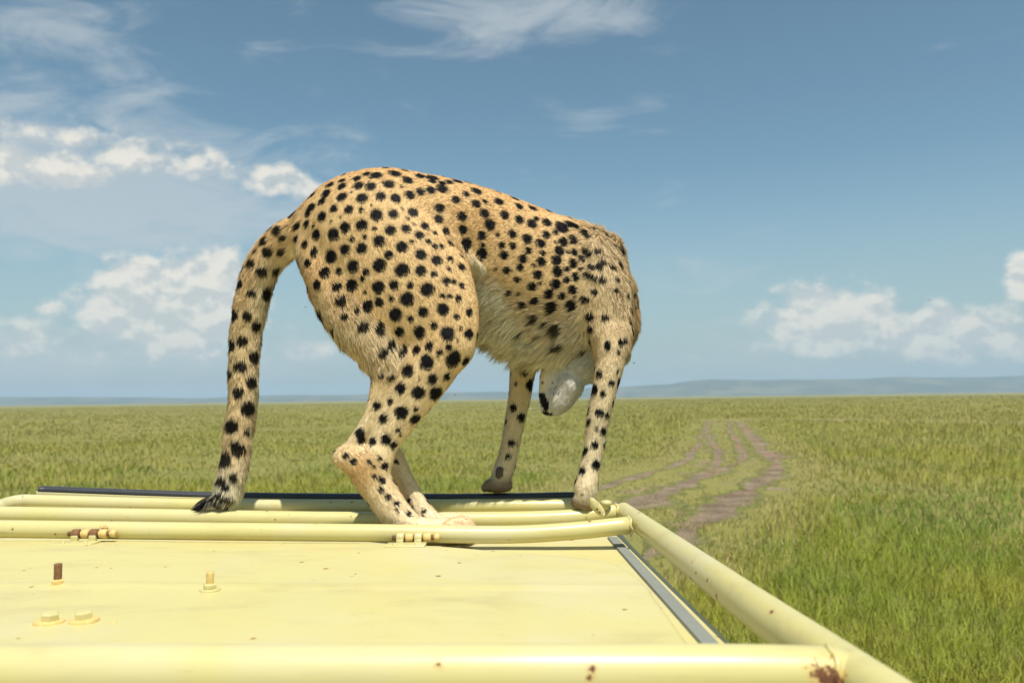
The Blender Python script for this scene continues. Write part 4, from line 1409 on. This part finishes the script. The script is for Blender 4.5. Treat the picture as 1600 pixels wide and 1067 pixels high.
bvh = BVHTree.FromPolygons([Vector(v) for v in CV], [tuple(int(i) for i in q) for q in CQ])
SP, SRD = [], []
for (px, py, rp) in SPX:
    d = ray(px, py).normalized()
    hit = bvh.ray_cast(CAM, d)
    if hit[0] is None:
        nr = bvh.find_nearest(CAM + d * 1.95)
        if nr[0] is None or nr[3] > 0.03: continue
        hit = (nr[0], nr[1])
    depth = (hit[0] - CAM).dot(_f)
    graze = abs(hit[1].dot(d))
    SP.append(tuple(hit[0])); SRD.append((1.06 if px < 700 else 0.98 if px < 860 else 1.25) * rp * depth / F_PX * (1.0 + 0.35 * (1 - graze)))
# spots of the sides the photograph does not show
order = RNG.permutation(len(CV))
spare = ~(headm | footm | pads)
spots = [np.array(q) for q in SP]
kd = kdtree.KDTree(len(SP) + 3000)
for i, q in enumerate(SP): kd.insert(q, i)
kd.balance()
away = (CN * (CV - CAMn)).sum(1) > -0.12 * np.linalg.norm(CV - CAMn, axis=1)
cell = {}


def near_any(v, r):
    k = tuple((np.floor(v / 0.05)).astype(int))
    for a in (-1, 0, 1):
        for b in (-1, 0, 1):
            for c in (-1, 0, 1):
                for w in cell.get((k[0] + a, k[1] + b, k[2] + c), ()):
                    if np.linalg.norm(w - v) < r: return True
    return False


for i in order:
    if not spare[i] or not away[i]: continue
    if under[i] > 0.6 and trunk[i]: continue
    v = CV[i]
    rmin = 0.036 if not legs[i] else 0.030
    _, _, dd = kd.find(v)
    if dd < rmin or near_any(v, rmin): continue
    cell.setdefault(tuple((np.floor(v / 0.05)).astype(int)), []).append(v)
    SP.append(tuple(v)); SRD.append(float(RNG.uniform(0.006, 0.0135)))
SPA = np.array(SP); SRA = np.array(SRD)
kd = kdtree.KDTree(len(SPA))
for i, q in enumerate(SPA): kd.insert(q, i)
kd.balance()


def spot_mask(P, soft, jit):
    out = np.zeros(len(P))
    wob = vnoise(P, 110.0)[:, 0] * 0.09 + jit
    o = np.argsort(P[:, 0]); xs = P[o, 0]
    for c, r in zip(SPA, SRA):
        a, b = np.searchsorted(xs, (c[0] - r * 1.5, c[0] + r * 1.5))
        ii = o[a:b]
        ii = ii[(np.abs(P[ii, 2] - c[2]) < r * 1.5) & (np.abs(P[ii, 1] - c[1]) < r * 1.5)]
        if not len(ii): continue
        d = np.linalg.norm(P[ii] - c, axis=1)
        q = np.clip((r * (1 + wob[ii]) - d) / (soft * r) + 0.5, 0, 1)
        out[ii] = np.maximum(out[ii], q)
    return out


def coat_extra(px, py, C, hd, tl):
    u = (px - 850) * 0.93 - (py - 627) * 0.36; v = (px - 850) * 0.36 + (py - 627) * 0.93
    nosem = hd & ((u / 7.0) ** 2 + (v / 15.0) ** 2 < 1)
    lip = hd & (((px - 852) / 14.0) ** 2 + ((py - 647) / 5.0) ** 2 < 1)
    C = np.where((nosem | lip)[:, None], BLACK * 1.2, C)
    for (qx, qy, qr) in ((842, 588, 3.0), (848, 597, 2.6), (840, 602, 2.8), (861, 606, 1.6), (866, 614, 1.5), (869, 604, 1.5), (874, 612, 1.4), (864, 597, 1.8)):
        C = np.where((hd & ((px - qx) ** 2 + (py - qy) ** 2 < qr * qr))[:, None], C * 0.18, C)
    return C


jit0 = RNG.normal(size=len(CV)) * 0.03
SM = spot_mask(CV, 0.35, jit0)
CCs = mixc(CC, BLACK, SM * (~headm) * (~pads))
CCs = np.where((tiptail & (PX < 332))[:, None], BLACK * 1.5, CCs)
CCs = coat_extra(PX, PY, CCs, headm, tailm)

# --- body mesh
CB = Vector((-0.22, 1.95, zr(-0.2)))
hm, g, p, _ = mat_new("cheetah_skin")
va = g.n('ShaderNodeVertexColor'); va.layer_name = 'Col'
g.put(p.inputs['Base Color'], va.outputs[0]); p.inputs['Roughness'].default_value = 0.75; p.inputs['Specular IOR Level'].default_value = 0.2
tris = np.concatenate([CQ[:, [0, 1, 2]], CQ[:, [0, 2, 3]]])
me = fast_mesh("cheetah", CV - np.array(CB), tris, hm, CCs * 0.9)
cheetah = bpy.data.objects.new("cheetah", me); COL.objects.link(cheetah); cheetah.location = CB
tag(cheetah, "spotted cheetah standing on the yellow roof, head lowered between its forelegs", "cheetah")

# --- fur
fm, g, p, fout = mat_new("cheetah_fur")
va = g.n('ShaderNodeVertexColor'); va.layer_name = 'Col'
g.put(p.inputs['Base Color'], va.outputs[0]); p.inputs['Roughness'].default_value = 0.5; p.inputs['Specular IOR Level'].default_value = 0.14


ftr = g.n('ShaderNodeBsdfTranslucent'); g.put(ftr.inputs['Color'], va.outputs[0])
fmx = g.n('ShaderNodeMixShader'); fmx.inputs[0].default_value = 0.30
g.t.links.new(p.outputs[0], fmx.inputs[1]); g.t.links.new(ftr.outputs[0], fmx.inputs[2]); g.t.links.new(fmx.outputs[0], fout.inputs['Surface'])


def build_fur(NH):
    A = CV[tris[:, 0]]; B = CV[tris[:, 1]]; C = CV[tris[:, 2]]
    ar = np.linalg.norm(np.cross(B - A, C - A), axis=1)
    ar *= 0.25 + np.clip(FL[tris].mean(1) / 0.012, 0.6, 1.8)
    ar *= (FL[tris].min(1) > 0.001)
    # the side turned to the light and the viewer shows single hairs; the far side needs fewer
    fcn = np.cross(B - A, C - A); fcn /= np.linalg.norm(fcn, axis=1)[:, None] + 1e-12
    vis = (fcn * (A - CAMn)).sum(1) / np.linalg.norm(A - CAMn, axis=1)
    ar *= np.where(vis > 0.35, 0.35, 1.0)
    cdf = np.cumsum(ar); cdf /= cdf[-1]
    ti = np.searchsorted(cdf, RNG.random(NH))
    u = RNG.random(NH); v = RNG.random(NH)
    fl = u + v > 1; u[fl] = 1 - u[fl]; v[fl] = 1 - v[fl]
    w = 1 - u - v
    bary = np.stack([w, u, v], 1)
    T3 = tris[ti]
    def lerp(X):
        return (X[T3] * bary[:, :, None]).sum(1) if X.ndim == 2 else (X[T3] * bary).sum(1)
    P = lerp(CV); N = lerp(CN); N /= np.linalg.norm(N, axis=1)[:, None]
    D = lerp(comb); L = lerp(FL); col = lerp(CC)
    hd = headm[T3[:, 0]]; tl = tailm[T3[:, 0]]
    L = L * (0.65 + 0.7 * RNG.random(NH))
    longf = np.clip((L - 0.014) / 0.025, 0, 1)
    # locks: neighbouring hairs lean the same way
    nv = vnoise(P, 30.0)
    nv2 = vnoise(P, 85.0)
    up = 0.24 + 0.22 * longf + 0.10 * (RNG.random(NH) - 0.5)
    d = D + N * up[:, None] + nv * (0.22 + 0.35 * longf)[:, None] + nv2 * (0.08 + 0.32 * longf)[:, None] + RNG.normal(size=(NH, 3)) * 0.10
    d[:, 2] -= 0.55 * longf
    # never grow into the skin
    dn = (d * N).sum(1)
    fix = dn < 0.14
    d[fix] += N[fix] * (0.14 - dn[fix])[:, None]
    d /= np.linalg.norm(d, axis=1)[:, None]
    mid = P + d * (L * 0.55)[:, None]
    d2 = d + nv2 * 0.25 + D * 0.15
    d2[:, 2] -= 0.35 * longf
    d2 -= N * 0.10
    dn = (d2 * N).sum(1); fix = dn < 0.03
    d2[fix] += N[fix] * (0.03 - dn[fix])[:, None]
    d2 /= np.linalg.norm(d2, axis=1)[:, None]
    tip = mid + d2 * (L * 0.5)[:, None]
    # clumping: tips gather towards the tip of a guide hair
    guides = RNG.choice(NH, NH // 14, replace=False)
    kk = kdtree.KDTree(len(guides))
    for i, q in enumerate(guides): kk.insert(P[q], i)
    kk.balance()
    gi = np.array([guides[kk.find(q)[1]] for q in P])
    near = np.linalg.norm(P[gi] - P, axis=1) < 0.012
    amt = np.where(near, 0.10 + 0.50 * longf, 0.0)
    tip += (tip[gi] - tip) * amt[:, None]
    mid += (mid[gi] - mid) * (amt * 0.45)[:, None]
    # colour
    px, py = proj(P)
    sm = spot_mask(P, 0.14, RNG.normal(size=NH) * 0.025)
    sm[hd] = 0
    # on the long belly fur the spots are washed out
    sm *= 1 - 0.08 * longf
    c = col * (0.80 + 0.40 * RNG.random(NH))[:, None]
    c += nv2[:, :1] * 0.05 * col
    greyed = RNG.random(NH) < 0.05 + 0.10 * longf + 0.14 * np.clip((px - 880) / 50, 0, 1) * (longf > 0.05)
    c[greyed & (longf > 0.1)] *= np.array((0.42, 0.38, 0.33))
    blk = BLACK * (0.6 + 0.9 * RNG.random(NH))[:, None]
    c = c * (1 - sm[:, None]) + blk * sm[:, None]
    tt = tl & (py > 762) & (px < 342)
    dark = tt & (RNG.random(NH) < np.clip((342 - px) / 14, 0, 0.93))
    c[dark] = BLACK * 1.8
    c = coat_extra(px, py, c, hd, tl)
    # ribbons
    wd = np.cross(d, N); wd /= np.linalg.norm(wd, axis=1)[:, None] + 1e-9
    roll = RNG.normal(size=NH) * 0.5
    wd = wd * np.cos(roll)[:, None] + N * np.sin(roll)[:, None]
    W = 0.00056 * (0.7 + 0.6 * RNG.random(NH)) * (1 - 0.25 * longf)
    V = np.empty((NH, 5, 3))
    V[:, 0] = P - wd * W[:, None] - N * 0.001; V[:, 1] = P + wd * W[:, None] - N * 0.001
    V[:, 2] = mid - wd * (W * 0.8)[:, None]; V[:, 3] = mid + wd * (W * 0.8)[:, None]
    V[:, 4] = tip
    k = np.arange(NH)[:, None] * 5
    T = np.concatenate([k + np.array([[0, 1, 3]]), k + np.array([[0, 3, 2]]), k + np.array([[2, 3, 4]])], 0)
    hn = N + 0.55 * (N - d * (N * d).sum(1)[:, None]) + nv2 * 0.25 + RNG.normal(size=(NH, 3)) * 0.16
    hn[hd] += nv2[hd] * 0.5 + RNG.normal(size=(int(hd.sum()), 3)) * 0.25
    hn /= np.linalg.norm(hn, axis=1)[:, None]
    C5 = np.repeat(c, 5, axis=0)
    return fast_mesh("fur", V.reshape(-1, 3) - np.array(CB), T, fm, C5, np.repeat(hn, 5, axis=0))


fme = build_fur(300000)
fur = bpy.data.objects.new("fur", fme); COL.objects.link(fur); fur.parent = cheetah
fur['kind'] = 'stuff'

# eyes, whiskers, claws
EYE = mat_plain("amber_eye", (0.30, 0.15, 0.03), 0.1)
WHISK = mat_plain("pale_whisker", (0.75, 0.72, 0.66), 0.4)
CLAW = mat_plain("dark_claw", (0.06, 0.05, 0.045), 0.4)
for (px, py, Y) in ((858, 578, 2.14), (888, 556, 2.14)):
    c = at(px, py, Y)
    nr = bvh.find_nearest(c)
    c = nr[0] - nr[1] * 0.004
    V, Fc = lathe_geo([(.002, -.009), (.006, -.0065), (.009, 0), (.006, .0065), (.002, .009)], 14, tuple(c))
    mk("eye", V, Fc, EYE, cheetah, CB)
for i in range(8):
    a = at(846 + 2 * (i % 3), 622 + 2.2 * i, 2.05)
    b = at(829 + 3 * (i % 4) - 3, 623 + 3.4 * i + (i % 3) * 2, 2.02 + 0.02 * (i % 4))
    mid_ = (a + b) / 2 + Vector((0, 0, -0.004))
    V, Fc = tube_geo([a, mid_, b], 0.00035, 5, 0.006)
    mk("whisker", V, Fc, WHISK, cheetah, CB)
for nm in [n_ for n_ in LIMBS if n_.startswith('toe_')]:
    ch = LIMBS[nm][0]
    e = Vector(ch[-1][:3]); d0 = (Vector(ch[-1][:3]) - Vector(ch[0][:3])).normalized()
    s0 = e + d0 * ch[-1][3] * 0.7
    V, Fc = tube_geo([s0, s0 + d0 * 0.006 + Vector((0, 0, -0.001)), s0 + d0 * 0.011 + Vector((0, 0, -0.005))], [0.0022, 0.0016, 0.0004], 8, smooth_path=False)
    mk("claw", V, Fc, CLAW, cheetah, CB)

# ------------------------------------------------------------------ flies and a bird
FLY = mat_plain("fly_black", (0.015, 0.014, 0.013), 0.4)
WING = mat_plain("fly_wing", (0.10, 0.10, 0.10), 0.3)
BIRD = mat_plain("bird_dark", (0.03, 0.028, 0.026), 0.7)


def fly(px, py, Y, yaw, s, label):
    s *= 0.72
    c = at(px, py, Y)
    M = Matrix.Rotation(yaw, 3, 'Z') @ Matrix.Rotation(math.pi / 2, 3, 'Y')
    V, Fc = lathe_geo([(.0004 * s, -.0032 * s), (.0013 * s, -.0022 * s), (.0015 * s, -.0004 * s), (.0013 * s, .0012 * s), (.0011 * s, .0022 * s), (.0004 * s, .003 * s)], 10, tuple(c), M=M)
    o = mk("fly", V, Fc, FLY, None, c)
    for sg in (-1, 1):
        R = Matrix.Rotation(yaw, 3, 'Z')
        q = [Vector((0, 0, .001)), Vector((-.002, sg * .0012, .0016)), Vector((-.0045, sg * .0026, .0018)), Vector((-.004, sg * .0036, .0018)), Vector((-.0012, sg * .0024, .0015))]
        W = [c + R @ (v * s) for v in q]
        W += [w + Vector((0, 0, .0002)) for w in W]
        Fw = [(0, 1, 2, 3, 4), (9, 8, 7, 6, 5)] + [(i, (i + 1) % 5, 5 + (i + 1) % 5, 5 + i) for i in range(5)]
        mk("wing", W, Fw, WING, o, c, False)
    tag(o, label, "fly", "flies around the cheetah")


fly(991, 567, 1.9, 0.4, 1.0, "small black fly in the air just right of the cheetah's shoulder")
fly(711, 617, 1.85, 2.0, 0.9, "small black fly in front of the far hills between hind leg and foreleg")
fly(641, 755, 1.7, 1.2, 0.8, "tiny fly above the black rubber seal in front of the hind foot")
fly(477, 480, 1.8, 2.6, 0.8, "tiny black fly between the tail and the back of the thigh")
fly(887, 700, 1.8, 1.0, 0.8, "tiny black fly against the grass between the two forelegs")

bc = at(1453, 469, 160.0)
span = 0.55
Vb, Fb = lathe_geo([(.01, -.24), (.05, -.16), (.075, -.02), (.06, .10), (.04, .17), (.012, .24)], 10, tuple(bc), M=Matrix.Rotation(0.5, 3, 'Z') @ Matrix.Rotation(math.pi / 2, 3, 'Y'))
bird = mk("bird", Vb, Fb, BIRD, None, bc)
for sg in (-1, 1):
    R = Matrix.Rotation(0.5, 3, 'Z')
    q = [(.06, 0, .03), (.09, sg * .2, .14), (.05, sg * .42, .17), (-.06, sg * span, .12), (-.07, sg * .25, .10), (-.09, 0, .02)]
    W = [bc + R @ Vector(v) for v in q]
    W += [w + Vector((0, 0, .012)) for w in W]
    Fw = [tuple(range(6)), tuple(reversed(range(6, 12)))] + [(i, (i + 1) % 6, 6 + (i + 1) % 6, 6 + i) for i in range(6)]
    mk("wing", W, Fw, BIRD, bird, bc, False)
tag(bird, "tiny dark bird flying in front of the right-hand clouds", "bird")
